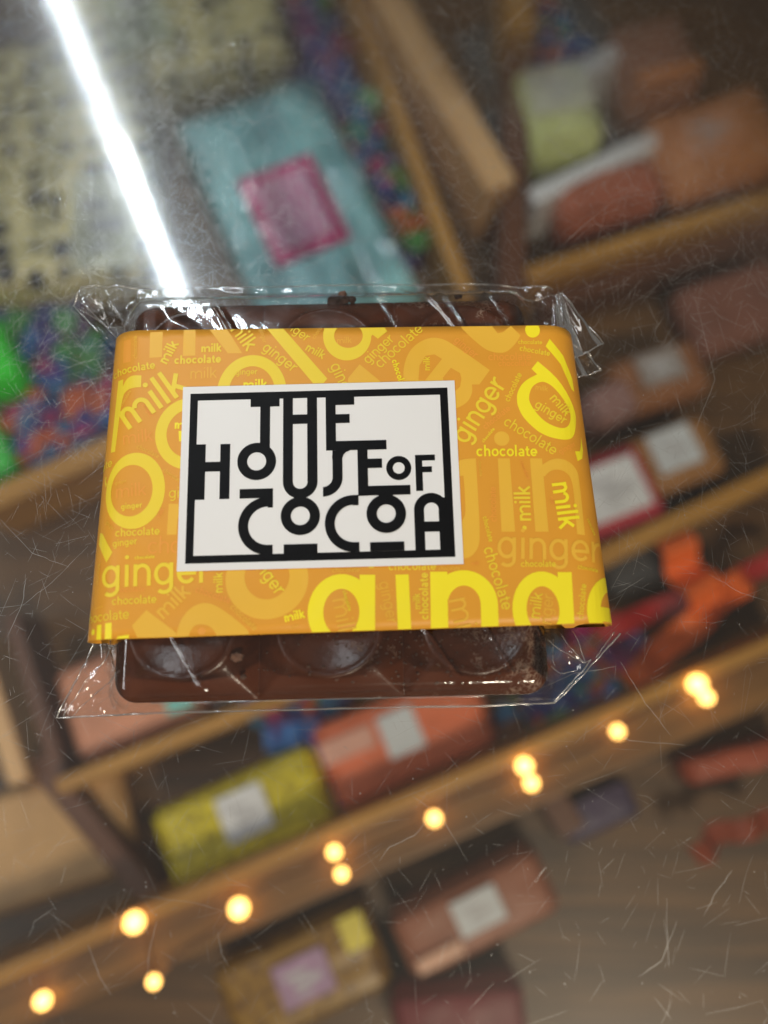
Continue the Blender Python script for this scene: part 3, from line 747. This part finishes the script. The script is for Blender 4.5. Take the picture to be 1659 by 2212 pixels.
# hand-drawn stroke letters, x-height 1
def arc(cx, cy, rx, ry, a0, a1, n=16): return [(cx + rx * math.cos(math.radians(a0 + (a1 - a0) * k / n)), cy + ry * math.sin(math.radians(a0 + (a1 - a0) * k / n))) for k in range(n + 1)]
def seg(*p):
    out = []
    for a, b in zip(p, p[1:]):
        for k in range(6): out.append((a[0] + (b[0] - a[0]) * k / 6, a[1] + (b[1] - a[1]) * k / 6))
    out.append(p[-1]); return out
def glyph(ch, w):
    h = w / 2
    if ch == 'o': return [arc(.49, .5, .45 - h, .51 - h, 0, 360, 36)], .98
    if ch == 'c': return [arc(.48, .5, .44 - h, .51 - h, 42, 318, 26)], .90
    if ch == 'e': return [arc(.48, .5, .44 - h, .51 - h, 0, 322, 30), seg((.06 + h, .47), (.91, .47))], .94
    if ch == 'g': return [arc(.47, .5, .43 - h, .51 - h, 0, 360, 34), seg((.90 - h, 1.0), (.90 - h, -.02)) + arc(.50, -.04, .40 - h, .38 - h, 0, -140, 14)[1:]], 1.02
    if ch == 'i': return [seg((.2, 0), (.2, 1.0)), arc(.2, 1.34, w * .30, w * .30, 0, 360, 14) + ['dot']], .40
    if ch == 'l': return [seg((.2, 0), (.2, 1.48))], .40
    if ch == 'n': return [seg((.1 + h, 0), (.1 + h, 1.0)), arc(.49, .58, .39 - h, .44 - h, 165, 0, 16) + seg((.88 - h, .58), (.88 - h, 0))[1:]], .98
    if ch == 'h': return [seg((.1 + h, 0), (.1 + h, 1.48)), arc(.49, .58, .39 - h, .44 - h, 165, 0, 16) + seg((.88 - h, .58), (.88 - h, 0))[1:]], .98
    if ch == 'm': return [seg((.1 + h, 0), (.1 + h, 1.0)), arc(.46, .6, .36 - h, .42 - h, 165, 0, 14) + seg((.82 - h, .6), (.82 - h, 0))[1:], arc(1.14, .6, .40 - h, .42 - h, 165, 0, 14) + seg((1.54 - h, .6), (1.54 - h, 0))[1:]], 1.62
    if ch == 'r': return [seg((.1 + h, 0), (.1 + h, 1.0)), arc(.60, .48, .46 - h, .54 - h, 170, 84, 12)], .64
    if ch == 'k': return [seg((.1 + h, 0), (.1 + h, 1.48)), seg((.22, .36), (.80, 1.0)), seg((.42, .56), (.84, 0))], .88
    if ch == 'a': return [arc(.48, .62, .36 - h, .40 - h, 155, 0, 16) + seg((.84 - h, .62), (.84 - h, 0))[1:], arc(.46, .30, .36 - h * .6, .32 - h, -20, 265, 20) + seg((.46, .60 - h * .4), (.80 - h, .60 - h * .4))[1:]][:1] + [seg((.84 - h, .60 - h), (.52, .60 - h)) + arc(.46, .30 - h * .1, .36 - h, .30 - h * .9, 80, 300, 18) + [(.66, .08 + h * .4), (.84 - h, .26)]], .94
    if ch == 't': return [seg((.28, 1.28), (.28, .30)) + arc(.50, .28, .22, .28 - h, 180, 290, 8)[1:], seg((.03, 1.0 - h), (.54, 1.0 - h))], .60
def strip(vs, fs, pts, w, z, closed):
    if closed: pts = pts[:-1]
    n = len(pts); base = len(vs)
    for i in range(n):
        a = pts[(i - 1) % n] if (closed or i) else pts[i]; b = pts[(i + 1) % n] if (closed or i < n - 1) else pts[i]
        tx, ty = b[0] - a[0], b[1] - a[1]; L = math.hypot(tx, ty) or 1; nx, ny = -ty / L * w / 2, tx / L * w / 2
        vs.append((pts[i][0] + nx, pts[i][1] + ny, z)); vs.append((pts[i][0] - nx, pts[i][1] - ny, z))
    for i in range(n if closed else n - 1):
        a = base + 2 * i; b = base + 2 * ((i + 1) % n); fs.append((a, a + 1, b + 1, b))
def glyph_mesh(text, w):
    vs = []; fs = []; x = 0; k = 0
    for ch in text:
        st, adv = glyph(ch, w)
        for s in st:
            if s[-1] == 'dot':
                b = len(vs); s = s[:-1][:-1]; r = 1.9
                cx = sum(p[0] for p in s) / len(s); cy = sum(p[1] for p in s) / len(s)
                for p in s: vs.append((x + cx + (p[0] - cx) * r, cy + (p[1] - cy) * r, (k % 5)))
                fs.append(tuple(range(b, b + len(s))))
            else:
                closed = math.hypot(s[0][0] - s[-1][0], s[0][1] - s[-1][1]) < 1e-6
                b = len(vs); strip(vs, fs, s, w, k % 5, closed)
                for q in range(b, len(vs)): vs[q] = (vs[q][0] + x, vs[q][1], vs[q][2])
            k += 1
        x += adv
    return vs, fs, x
LAYER = {0: .00007, 1: .00002, 2: .00003, 3: .00005, 4: .00006}
INK = {0: 'paper', 1: 'ink1', 2: 'ink2', 3: 'ink3', 4: 'ink4'}
def lay_print(name, vs, fs, tone, order=0):
    """vs: x, y on the sleeve in metres, third value a small stacking step; cut at the sleeve's edges and laid on its surface"""
    bm = bmesh.new(); bv = [bm.verts.new(v) for v in vs]
    for f in fs:
        try: bm.faces.new([bv[i] for i in f])
        except ValueError: pass
    big_faces = [f for f in bm.faces if len(f.verts) > 4]
    if big_faces: bmesh.ops.triangulate(bm, faces=big_faces)
    def cut(co, no):
        bmesh.ops.bisect_plane(bm, geom=bm.verts[:] + bm.edges[:] + bm.faces[:], dist=1e-9, plane_co=co, plane_no=no, clear_outer=True)
    e = .00012
    d0 = Vector((.1222, .0040, 0)).normalized(); d1 = Vector((.0965, .0013, 0)).normalized()
    cut((0, slv_y(0, 0) + e, 0), (d0.y, -d0.x, 0)); cut((0, slv_y(0, 1) - e, 0), (-d1.y, d1.x, 0))
    cut((slv_xl(0) + .0004, -.036, 0), (-1, .0007 / .075, 0)); cut((slv_xr(0) - .0004, -.033, 0), (1, .0054 / .073, 0))
    if not bm.faces: bm.free(); return
    xs = [v.co.x for v in bm.verts]
    for s0, lo, hi in ((-1, -.0570, -.0455), (1, .0495, .0665)):
        if min(xs) < hi and max(xs) > lo:
            n = 14
            for k in range(n + 1):
                x = lo + (hi - lo) * k / n
                if min(xs) < x < max(xs): bmesh.ops.bisect_plane(bm, geom=bm.verts[:] + bm.edges[:] + bm.faces[:], dist=1e-9, plane_co=(x, 0, 0), plane_no=(1, 0, 0))
    for v in bm.verts:
        x, y, st = v.co; t = min(1, max(0, slv_t(x, y)))
        l = slv_xl(t) + RX; r = slv_xr(t) - RX; steep = max(0, (l - x) / RX, (x - r) / RX)
        v.co.z = slv_z(x, t) + LAYER[tone] + st * .000003 + order * .000001 + (.00008 if name == 'printed_word' else 0) + .00010 * steep ** 2
    for f in bm.faces:
        f.normal_update()
        if f.normal.z < 0: f.normal_flip()
    build(name, bm, M[INK[tone]], sleeve)
WORDS = [
 ('chocolate', -53.8, 27.3, -42.8, 29.1, 3, 0.17),
 ('milk', -40.2, 29.9, -37.5, 35.5, 3, 0.22),
 ('milk', -32.1, 33.3, -27.1, 33.5, 3, 0.22),
 ('chocolate', -38.4, 30.2, -27.0, 30.6, 3, 0.22),
 ('milk', -34.4, 26.4, -27.9, 26.7, 2, 0.13),
 ('ginger', -23.4, 27.4, -18.1, 27.6, 3, 0.14),
 ('milk', -48.6, 13.1, -34.2, 23.7, 3, 0.19),
 ('milk', -26.2, 40.4, -20.9, 33.5, 3, 0.18),
 ('chocolate', -47.4, 31.7, -47.9, 37.7, 2, 0.2),
 ('chocolate', -50.3, 19.5, -48.2, 23.3, 2, 0.2),
 ('ginger', -45.3, 20.0, -43.3, 16.6, 1, 0.16),
 ('milk', -49.4, 9.8, -42.2, 10.8, 1, 0.1),
 ('milk', -21.5, 23.7, -15.7, 23.8, 4, 0.24),
 ('milk', -37.4, 13.7, -32.3, 13.8, 4, 0.24),
 ('chocolate', -63.0, 3.3, -51.7, 4.8, 3, 0.14),
 ('ginger', -50.5, -0.0, -47.6, 0.6, 2, 0.16),
 ('milk', -50.1, -3.2, -42.9, -2.5, 1, 0.09),
 ('ginger', -48.5, -6.0, -43.6, -5.5, 3, 0.2),
 ('chocolate', -46.1, 9.0, -40.7, 6.4, 2, 0.2),
 ('chocolate', -39.6, 3.3, -34.9, 0.2, 2, 0.2),
 ('ginger', -37.6, -3.2, -28.6, -3.0, 3, 0.13),
 ('milk', -39.4, -8.1, -38.3, -5.9, 1, 0.2),
 ('ginger', -52.3, -8.9, -50.0, -11.0, 2, 0.2),
 ('chocolate', -49.4, -12.4, -39.1, -11.9, 3, 0.16),
 ('ginger', -49.8, -14.8, -44.1, -14.1, 3, 0.16),
 ('chocolate', -41.7, -16.4, -20.5, -15.7, 1, 0.1),
 ('ginger', -52.0, -24.3, -26.7, -22.9, 3, 0.16),
 ('chocolate', -44.5, -17.7, -39.9, -17.4, 3, 0.26),
 ('chocolate', -48.9, -28.1, -38.8, -27.6, 3, 0.15),
 ('chocolate', -56.6, -32.2, -44.7, -31.1, 3, 0.15),
 ('chocolate', -53.6, -29.0, -51.0, -28.5, 2, 0.2),
 ('milk', -37.1, -31.6, -31.1, -25.4, 2, 0.2),
 ('chocolate', -48.9, -25.3, -41.6, -25.0, 1, 0.15),
 ('milk', -24.0, -25.4, -24.2, -20.7, 3, 0.18),
 ('ginger', -18.8, -17.2, -11.8, -26.1, 3, 0.17),
 ('chocolate', -22.3, -28.7, -16.5, -34.0, 2, 0.18),
 ('chocolate', -30.4, -25.1, -22.3, -27.8, 1, 0.18),
 ('milk', -9.8, -32.0, -5.2, -30.9, 4, 0.22),
 ('ginger', -8.2, -33.3, -6.5, -32.7, 2, 0.2),
 ('ginger', -17.4, 34.1, -9.6, 28.0, 3, 0.16),
 ('ginger', -13.5, 41.1, -6.5, 36.0, 3, 0.15),
 ('milk', -6.9, 34.0, -2.5, 31.5, 3, 0.18),
 ('milk', 1.0, 35.6, 4.6, 35.8, 2, 0.13),
 ('chocolate', -4.4, 36.7, -1.5, 41.6, 2, 0.17),
 ('ginger', 8.7, 30.1, 15.2, 36.6, 3, 0.15),
 ('chocolate', 11.6, 29.0, 22.3, 39.2, 3, 0.14),
 ('chocolate', 14.3, 31.2, 16.7, 23.2, 4, 0.22),
 ('ginger', -0.7, 29.8, 3.9, 20.1, 3, 0.14),
 ('milk', 23.6, 28.5, 23.6, 32.1, 3, 0.17),
 ('ginger', 29.4, 36.3, 34.5, 31.7, 1, 0.13),
 ('chocolate', 45.2, 35.5, 51.1, 35.4, 3, 0.18),
 ('chocolate', 45.4, 33.8, 52.8, 32.3, 3, 0.18),
 ('chocolate', 37.8, 31.2, 48.3, 31.3, 1, 0.13),
 ('chocolate', 40.2, 29.7, 48.2, 29.8, 1, 0.13),
 ('milk', 48.8, 23.7, 51.8, 23.2, 2, 0.13),
 ('milk', 52.0, 21.4, 55.8, 16.9, 3, 0.18),
 ('ginger', 48.3, 19.3, 55.3, 14.8, 3, 0.17),
 ('chocolate', 42.5, 20.4, 45.9, 27.6, 3, 0.16),
 ('chocolate', 40.7, 14.9, 52.5, 7.1, 3, 0.15),
 ('ginger', 31.9, 9.6, 42.2, 25.0, 3, 0.16),
 ('chocolate', 36.6, 13.5, 42.9, 18.6, 1, 0.16),
 ('chocolate', 36.1, 10.2, 38.9, 13.6, 3, 0.26),
 ('chocolate', 34.2, 6.9, 48.7, 6.9, 4, 0.21),
 ('ginger', 54.1, 7.4, 58.2, 9.8, 1, 0.13),
 ('milk', 46.5, -8.9, 46.5, -0.4, 3, 0.2),
 ('milk', 51.6, 0.6, 53.0, -10.6, 4, 0.2),
 ('chocolate', 34.7, 5.9, 34.9, 2.0, 2, 0.2),
 ('chocolate', 38.5, -8.9, 38.6, -0.5, 1, 0.14),
 ('chocolate', 35.3, -7.7, 36.6, -13.7, 3, 0.18),
 ('chocolate', 35.2, -15.1, 39.2, -29.4, 3, 0.16),
 ('ginger', 38.2, -17.3, 62.9, -18.3, 2, 0.15),
 ('chocolate', 43.7, -19.4, 51.7, -19.4, 3, 0.17),
 ('chocolate', 56.6, -19.8, 61.7, -20.5, 3, 0.18),
 ('chocolate', 59.6, -8.0, 61.4, -11.8, 3, 0.18),
 ('milk', 47.4, -31.4, 48.4, -25.5, 3, 0.16),
 ('ginger', 49.6, -35.3, 50.9, -25.7, 2, 0.12),
 ('chocolate', 57.2, -31.3, 58.5, -23.4, 3, 0.17),
 ('milk', 27.0, -26.7, 29.5, -38.6, 2, 0.1),
 ('milk', 0.8, -26.7, 2.6, -35.8, 2, 0.1),
 ('chocolate', 3.1, -24.9, 4.5, -29.5, 3, 0.22),
 ('ginger', 11.3, -22.9, 13.3, -32.4, 2, 0.12),
 ('milk', 20.7, -29.1, 20.6, -25.5, 3, 0.17),
 ('chocolate', 22.5, -31.4, 22.5, -20.7, 3, 0.2),
 ('chocolate', 13.5, -20.2, 24.4, -20.1, 3, 0.16),
 ('chocolate', 0.7, -20.7, 7.0, -20.5, 2, 0.16),
 ('chocolate', 24.9, -20.2, 29.8, -20.2, 2, 0.18),
 ('milk', 32.4, -19.0, 34.3, -18.9, 1, 0.15),
 ('ginger', -18.1, 39.5, -17.0, 35.7, 2, 0.18),
 ('chocolate', 44.3, 5.9, 46.0, 1.2, 1, 0.14),
 ('chocolate', -52.8, -23.3, -52.8, -18.3, 2, 0.18),
 ('milk', 51.0, -2.9, 51.4, -4.9, 1, 0.16),
]
LETTERS = [
 ('g', -4.7, -38.1, 10.5, -21.2, 4, 0.2),
 ('n', 23.0, -38.1, 38.2, -20.5, 4, 0.2),
 ('g', 41.4, -37.6, 55.2, -20.6, 4, 0.2),
 ('e', 58.2, -37.8, 73.2, -21.2, 4, 0.2),
 ('r', -37.5, -11.9, -32.5, -4.6, 2, 0.24),
]
SHAPES = [
 (3, [(-52.1, 26.4), (-50.7, 26.6), (-50.6, 24.7), (-49.9, 26.4), (-48.4, 27.4), (-46.1, 27.3), (-46.0, 24.3), (-47.7, 24.2), (-49.4, 23.7), (-50.6, 22.0), (-51.3, 8.3), (-52.6, 8.3)]),
 (1, [(-51.5, 36.8), (-49.5, 37.0), (-49.1, 31.0), (-51.1, 30.9)]),
 (2, [(-44.8, 38.6), (-41.7, 38.8), (-41.5, 32.1), (-44.5, 31.9)]),
 (2, [(-36.6, 39.2), (-33.7, 39.5), (-33.4, 32.5), (-36.4, 32.4)]),
 (2, [(-30.5, 39.6), (-26.1, 39.6), (-22.0, 33.1), (-25.5, 33.1)]),
 (3, [(-16.4, 39.8), (-12.5, 40.0), (-1.2, 26.5), (-2.1, 25.3), (-4.6, 25.3)]),
 (2, [(3.9, 26.7), (6.6, 30.2), (11.6, 25.8), (11.4, 25.2), (3.7, 25.3)]),
 (3, [(7.4, 40.4), (12.3, 40.4), (13.3, 38.9), (11.0, 36.9), (9.7, 38.0), (8.8, 36.8)]),
 (2, [(17.2, 26.2), (17.2, 29.3), (18.3, 33.1), (20.5, 35.7), (23.7, 37.3), (26.7, 37.0), (29.4, 35.4), (38.1, 28.7), (35.5, 25.0), (33.7, 25.0), (33.8, 23.0), (32.8, 20.8), (31.2, 19.5), (29.7, 18.9), (29.1, 18.8), (28.9, 24.4), (17.2, 24.4)]),
 (0, [(20.8, 26.2), (21.1, 29.9), (22.6, 32.4), (24.8, 32.8), (26.6, 31.6), (22.4, 26.0)]),
 (0, [(26.7, 26.7), (28.7, 29.3), (30.9, 27.9), (31.2, 26.4), (30.8, 24.4), (29.7, 23.3), (29.3, 25.0), (26.8, 25.6)]),
 (2, [(31.3, 40.3), (31.7, 39.4), (35.9, 35.1), (38.0, 33.7), (39.9, 33.2), (41.8, 33.2), (43.4, 34.2), (45.1, 36.3), (45.9, 37.8), (43.7, 40.3), (42.8, 39.7), (41.7, 38.6), (40.3, 38.4), (39.0, 40.3)]),
 (4, [(53.0, 36.9), (51.9, 34.9), (55.4, 30.5), (58.0, 24.4), (58.8, 23.9), (58.5, 27.3), (56.3, 32.8)]),
 (4, [(49.8, 31.0), (48.2, 29.0), (49.5, 27.6), (46.3, 25.9), (44.6, 23.3), (44.3, 21.0), (44.6, 19.1), (45.7, 16.5), (48.5, 13.5), (50.5, 12.2), (52.6, 11.4), (55.7, 10.9), (57.6, 11.8), (58.5, 14.6), (58.8, 19.1), (54.9, 26.2)]),
 (0, [(47.3, 22.2), (48.1, 24.4), (49.8, 25.6), (51.4, 25.7), (53.5, 24.2), (56.2, 20.5), (57.3, 17.9), (57.0, 15.4), (55.9, 14.0), (54.0, 13.9), (50.9, 15.4), (48.7, 17.9), (47.3, 20.5)]),
 (4, [(59.8, 12.4), (60.1, 9.2), (59.7, 6.9), (58.3, 6.0), (57.8, 8.4), (59.1, 8.6), (59.5, 9.9)]),
 (2, [(31.4, 6.3), (34.1, 6.4), (34.4, -2.0), (34.6, -11.8), (34.2, -14.9), (32.5, -17.1), (30.7, -17.5), (28.5, -17.5), (29.9, -6.8), (29.0, 5.4)]),
 (0, [(30.1, 2.0), (31.1, 2.2), (31.3, -1.0), (31.4, -6.3), (31.2, -7.5), (30.3, -9.2), (28.7, -9.2)]),
 (2, [(39.3, 6.4), (42.1, 6.4), (42.7, -11.2), (39.6, -11.2)]),
 (2, [(46.9, 6.4), (49.7, 6.4), (50.4, -11.2), (47.4, -11.2)]),
 (2, [(49.6, 4.7), (51.4, 6.0), (53.6, 6.5), (56.2, 5.7), (58.0, 3.7), (58.4, 1.7), (58.9, -11.9), (57.0, -11.8), (56.8, -1.0), (56.3, 1.7), (55.1, 3.2), (53.2, 3.8), (51.3, 3.3), (50.2, 2.0), (49.7, 2.2)]),
 (3, [(-53.9, -11.0), (-53.0, -11.3), (-49.8, -16.0), (-51.1, -18.3), (-54.0, -13.7)]),
 (2, [(-44.0, -32.7), (-41.0, -29.2), (-34.0, -34.2), (-33.9, -35.3), (-42.6, -35.3)]),
 (2, [(-33.9, -35.3), (-33.8, -33.9), (-33.1, -31.3), (-31.1, -28.6), (-27.9, -27.3), (-24.3, -28.6), (-17.7, -33.7), (-17.6, -35.0), (-24.9, -35.0), (-25.4, -33.9), (-26.7, -32.7), (-28.5, -32.3), (-30.0, -32.6), (-31.0, -34.2), (-31.1, -35.3)]),
 (4, [(-52.2, -32.5), (-51.1, -32.4), (-50.8, -36.2), (-52.1, -36.3)]),
 (4, [(-50.1, -32.1), (-48.6, -32.0), (-48.3, -35.9), (-49.9, -36.0)]),
 (4, [(-47.0, -35.1), (-44.5, -34.7), (-44.5, -35.9), (-47.5, -35.9)]),
 (4, [(15.1, -21.2), (18.1, -21.1), (18.7, -36.0), (15.7, -36.0)]),
 (4, [(-36.3, 13.2), (-35.1, 13.2), (-35.0, 10.6), (-36.0, 10.6)]),
 (3, [(-53.8, 2.5), (-53.3, 2.6), (-53.5, 1.6), (-53.0, 0.6), (-53.2, -0.2), (-53.7, 0.9)]),
]
RINGS = [
 (-19.3, 22.7, 8.4, 9.9, (-19.3, 22.7, 5.6, 7.0), 3),
 (-33.8, 12.6, 8.0, 8.9, (-33.8, 12.6, 5.3, 6.0), 3),
 (-45.8, -1.4, 7.2, 9.2, (-46.5, -1.4, 5.0, 6.2), 3),
 (-14.1, -22.1, 9.4, 9.2, (-14.1, -21.6, 5.1, 5.2), 2),
 (3.5, 37.7, 5.9, 6.5, (3.8, 37.7, 3.5, 3.2), 3),
 (48.9, 39.2, 1.8, 2.0, None, 4),
 (40.4, 11.3, 1.8, 1.8, None, 2),
 (44.9, -10.3, 0.5, 0.5, None, 3),
 (-53.3, -34.0, 0.5, 0.7, None, 4),
 (-28.3, -33.9, 0.9, 0.8, None, 1),
 (9.6, -19.3, 0.7, 0.4, None, 3),
]
def soften(pts, n=2):
    """round the drawn outline except at its true corners"""
    if len(pts) < 9: return pts
    for _ in range(n):
        out = []; m = len(pts)
        for i in range(m):
            a, b, d = Vector(pts[i - 1]), Vector(pts[i]), Vector(pts[(i + 1) % m])
            u, v = b - a, d - b
            if u.length < 1e-6 or v.length < 1e-6: continue
            if u.angle(v) > math.radians(52): out.append(tuple(b))
            else: out += [tuple(b - u * .25), tuple(b + v * .25)]
        pts = out
    return pts
for k, (tone, pts) in enumerate(SHAPES):
    pts = soften(pts)
    lay_print('printed_shape', [(x / 1000, y / 1000, 0) for x, y in pts], [tuple(range(len(pts)))], tone, k % 7)
for (cx, cy, rx, ry, inn, tone) in RINGS:
    n = 48; vs = []; fs = []
    for k in range(n):
        a = 2 * PI * k / n; vs.append(((cx + rx * math.cos(a)) / 1000, (cy + ry * math.sin(a)) / 1000, 0))
        if inn: vs.append(((inn[0] + inn[2] * math.cos(a)) / 1000, (inn[1] + inn[3] * math.sin(a)) / 1000, 0))
    if inn: fs = [(2 * k, (2 * k + 2) % (2 * n), (2 * k + 3) % (2 * n), 2 * k + 1) for k in range(n)]
    else: fs = [tuple(range(n))]
    lay_print('printed_ring' if inn else 'printed_dot', vs, fs, tone, 9)
for (ch, x0, y0, x1, y1, tone, w) in LETTERS:
    vs, fs, adv = glyph_mesh(ch, w); a = min(v[0] for v in vs); b = max(v[0] for v in vs)
    if ch == 'r': b = .64
    lay_print('printed_letter', [((x0 + (v[0] - a) / (b - a) * (x1 - x0)) / 1000, (y0 + v[1] * (y1 - y0)) / 1000, v[2]) for v in vs], fs, tone)
for (text, x0, y0, x1, y1, tone, w) in WORDS:
    w = max(w * 1.1, .15) + (.04 if math.hypot(x1 - x0, y1 - y0) / len(text) < 1.3 else 0)
    vs, fs, adv = glyph_mesh(text, w); ux, uy = (x1 - x0) / adv, (y1 - y0) / adv
    lay_print('printed_word', [((x0 + v[0] * ux - v[1] * uy) / 1000, (y0 + v[0] * uy + v[1] * ux) / 1000, v[2]) for v in vs], fs, tone, 6)

# ---------------------------------------------------------------- white sticker with black lettering
SU = .0447; LW = 1.46
stick = pydata('sticker', *(lambda b: ([tuple(v.co) for v in b.verts], [tuple(v.index for v in f.verts) for f in b.faces]))((lambda bm: (bm.verts.index_update(), bm)[1])(box_bm(0, LW * SU, 0, SU, 0, .00012))), M['sticker'], bar)
tag(stick, 'white rectangular sticker with black block lettering')
stick.location = (-.0346, -.0205, ZS + .00026); stick.rotation_euler = (0, 0, math.radians(1.5))
ZL = .000125
def ink(name, shapes, base):
    vs = []; fs = []; zz = ZL + base * .000004
    for q, s in enumerate(shapes):
        kind = s[0]; z = zz + q * .000004; b = len(vs)
        if kind == 'R':
            x0, y0, x1, y1 = s[1:]; vs += [(x0, y0, z), (x1, y0, z), (x1, y1, z), (x0, y1, z)]; fs.append((b, b + 1, b + 2, b + 3))
        elif kind == 'A':
            cx, cy, ro, ri, a0, a1 = s[1:]; n = max(8, int(abs(a1 - a0) / 7))
            for k in range(n + 1):
                a = math.radians(a0 + (a1 - a0) * k / n)
                vs += [(cx + ro * math.cos(a), cy + ro * math.sin(a), z), (cx + ri * math.cos(a), cy + ri * math.sin(a), z)]
            fs += [(b + 2 * k, b + 2 * k + 2, b + 2 * k + 3, b + 2 * k + 1) for k in range(n)]
        else:
            vs += [(x, y, z) for x, y in s[1]]; fs.append(tuple(range(b, b + len(s[1]))))
    bm = bmesh.new(); bv = [bm.verts.new((x * SU, y * SU, z)) for x, y, z in vs]
    for f in fs:
        fc = bm.faces.new([bv[i] for i in f]); fc.normal_update()
        if fc.normal.z < 0: fc.normal_flip()
    build(name, bm, M['black'], stick)
ink('frame', [('R', .041, .038, 1.42, .078), ('R', .041, .92, 1.42, .96), ('R', .041, .078, .082, .92), ('R', 1.378, .078, 1.42, .92)], 0)
ink('letter', [('R', .364, .876, .519, .9205), ('R', .416, .62, .469, .877)], 6)                                                   # T
ink('letter', [('R', .538, .455, .590, .9205), ('R', .666, .455, .719, .9205), ('R', .589, .774, .667, .827)], 10)                  # H
ink('letter', [('A', .6285, .4555, .0905, .038, 180, 360), ('R', .596, .362, .661, .385)], 14)                                      # U
ink('letter', [('R', .765, .622, .818, .9205), ('R', .817, .875, .918, .9205), ('R', .817, .773, .892, .823), ('R', .817, .621, 1.084, .673)], 18)   # E
ink('letter', [('R', .131 - .05, .372, .131, .674), ('R', .130, .523, .209, .576), ('R', .208, .373, .26, .673)], 6)                # H
ink('letter', [('A', .400, .5725, .102, .0495, 0, 360)], 12)                                                                        # O
ink('letter', [('R', .798, .475, .850, .6215), ('A', .747, .475, .103, .051, -90, 0), ('P', [(.849, .6215), (.849, .575), (.856, .596), (.869, .611), (.895, .6215)]), ('P', [(.80, .6215), (.799, .56), (.796, .59), (.806, .6215)])], 24)   # S
ink('letter', [('R', .93, .371, .983, .6215), ('R', .982, .52, 1.058, .571), ('R', .982, .372, 1.202, .423)], 30)                   # E
ink('letter', [('A', 1.145, .517, .066, .031, 0, 360)], 6)                                                                          # O
ink('letter', [('R', 1.232, .39, 1.269, .586), ('R', 1.268, .554, 1.337, .586), ('R', 1.268, .49, 1.319, .522)], 6)                 # F
ink('letter', [('R', .313, .373, .487, .424), ('R', .460, .321, .487, .374), ('A', .461, .226, .153, .101, 88, 272), ('R', .455, .0775, .487, .125)], 10)   # C
ink('letter', [('A', .629, .273, .1015, .049, 0, 360), ('R', .543, .0775, .716, .125)], 20)                                         # O
ink('letter', [('A', .905, .226, .150, .099, 88, 272), ('R', .900, .322, .931, .376), ('R', .900, .0775, .931, .127)], 36)          # C
ink('letter', [('A', 1.073, .273, .102, .049, 0, 360), ('R', 1.035, .360, 1.11, .380), ('R', .986, .0775, 1.161, .124)], 42)        # O
ink('letter', [('R', 1.217, .0775, 1.269, .289), ('A', 1.307, .288, .090, .038, 0, 180), ('R', 1.344, .0775, 1.381, .289), ('R', 1.268, .172, 1.345, .226), ('R', 1.368, .28, 1.381, .352)], 10)   # A
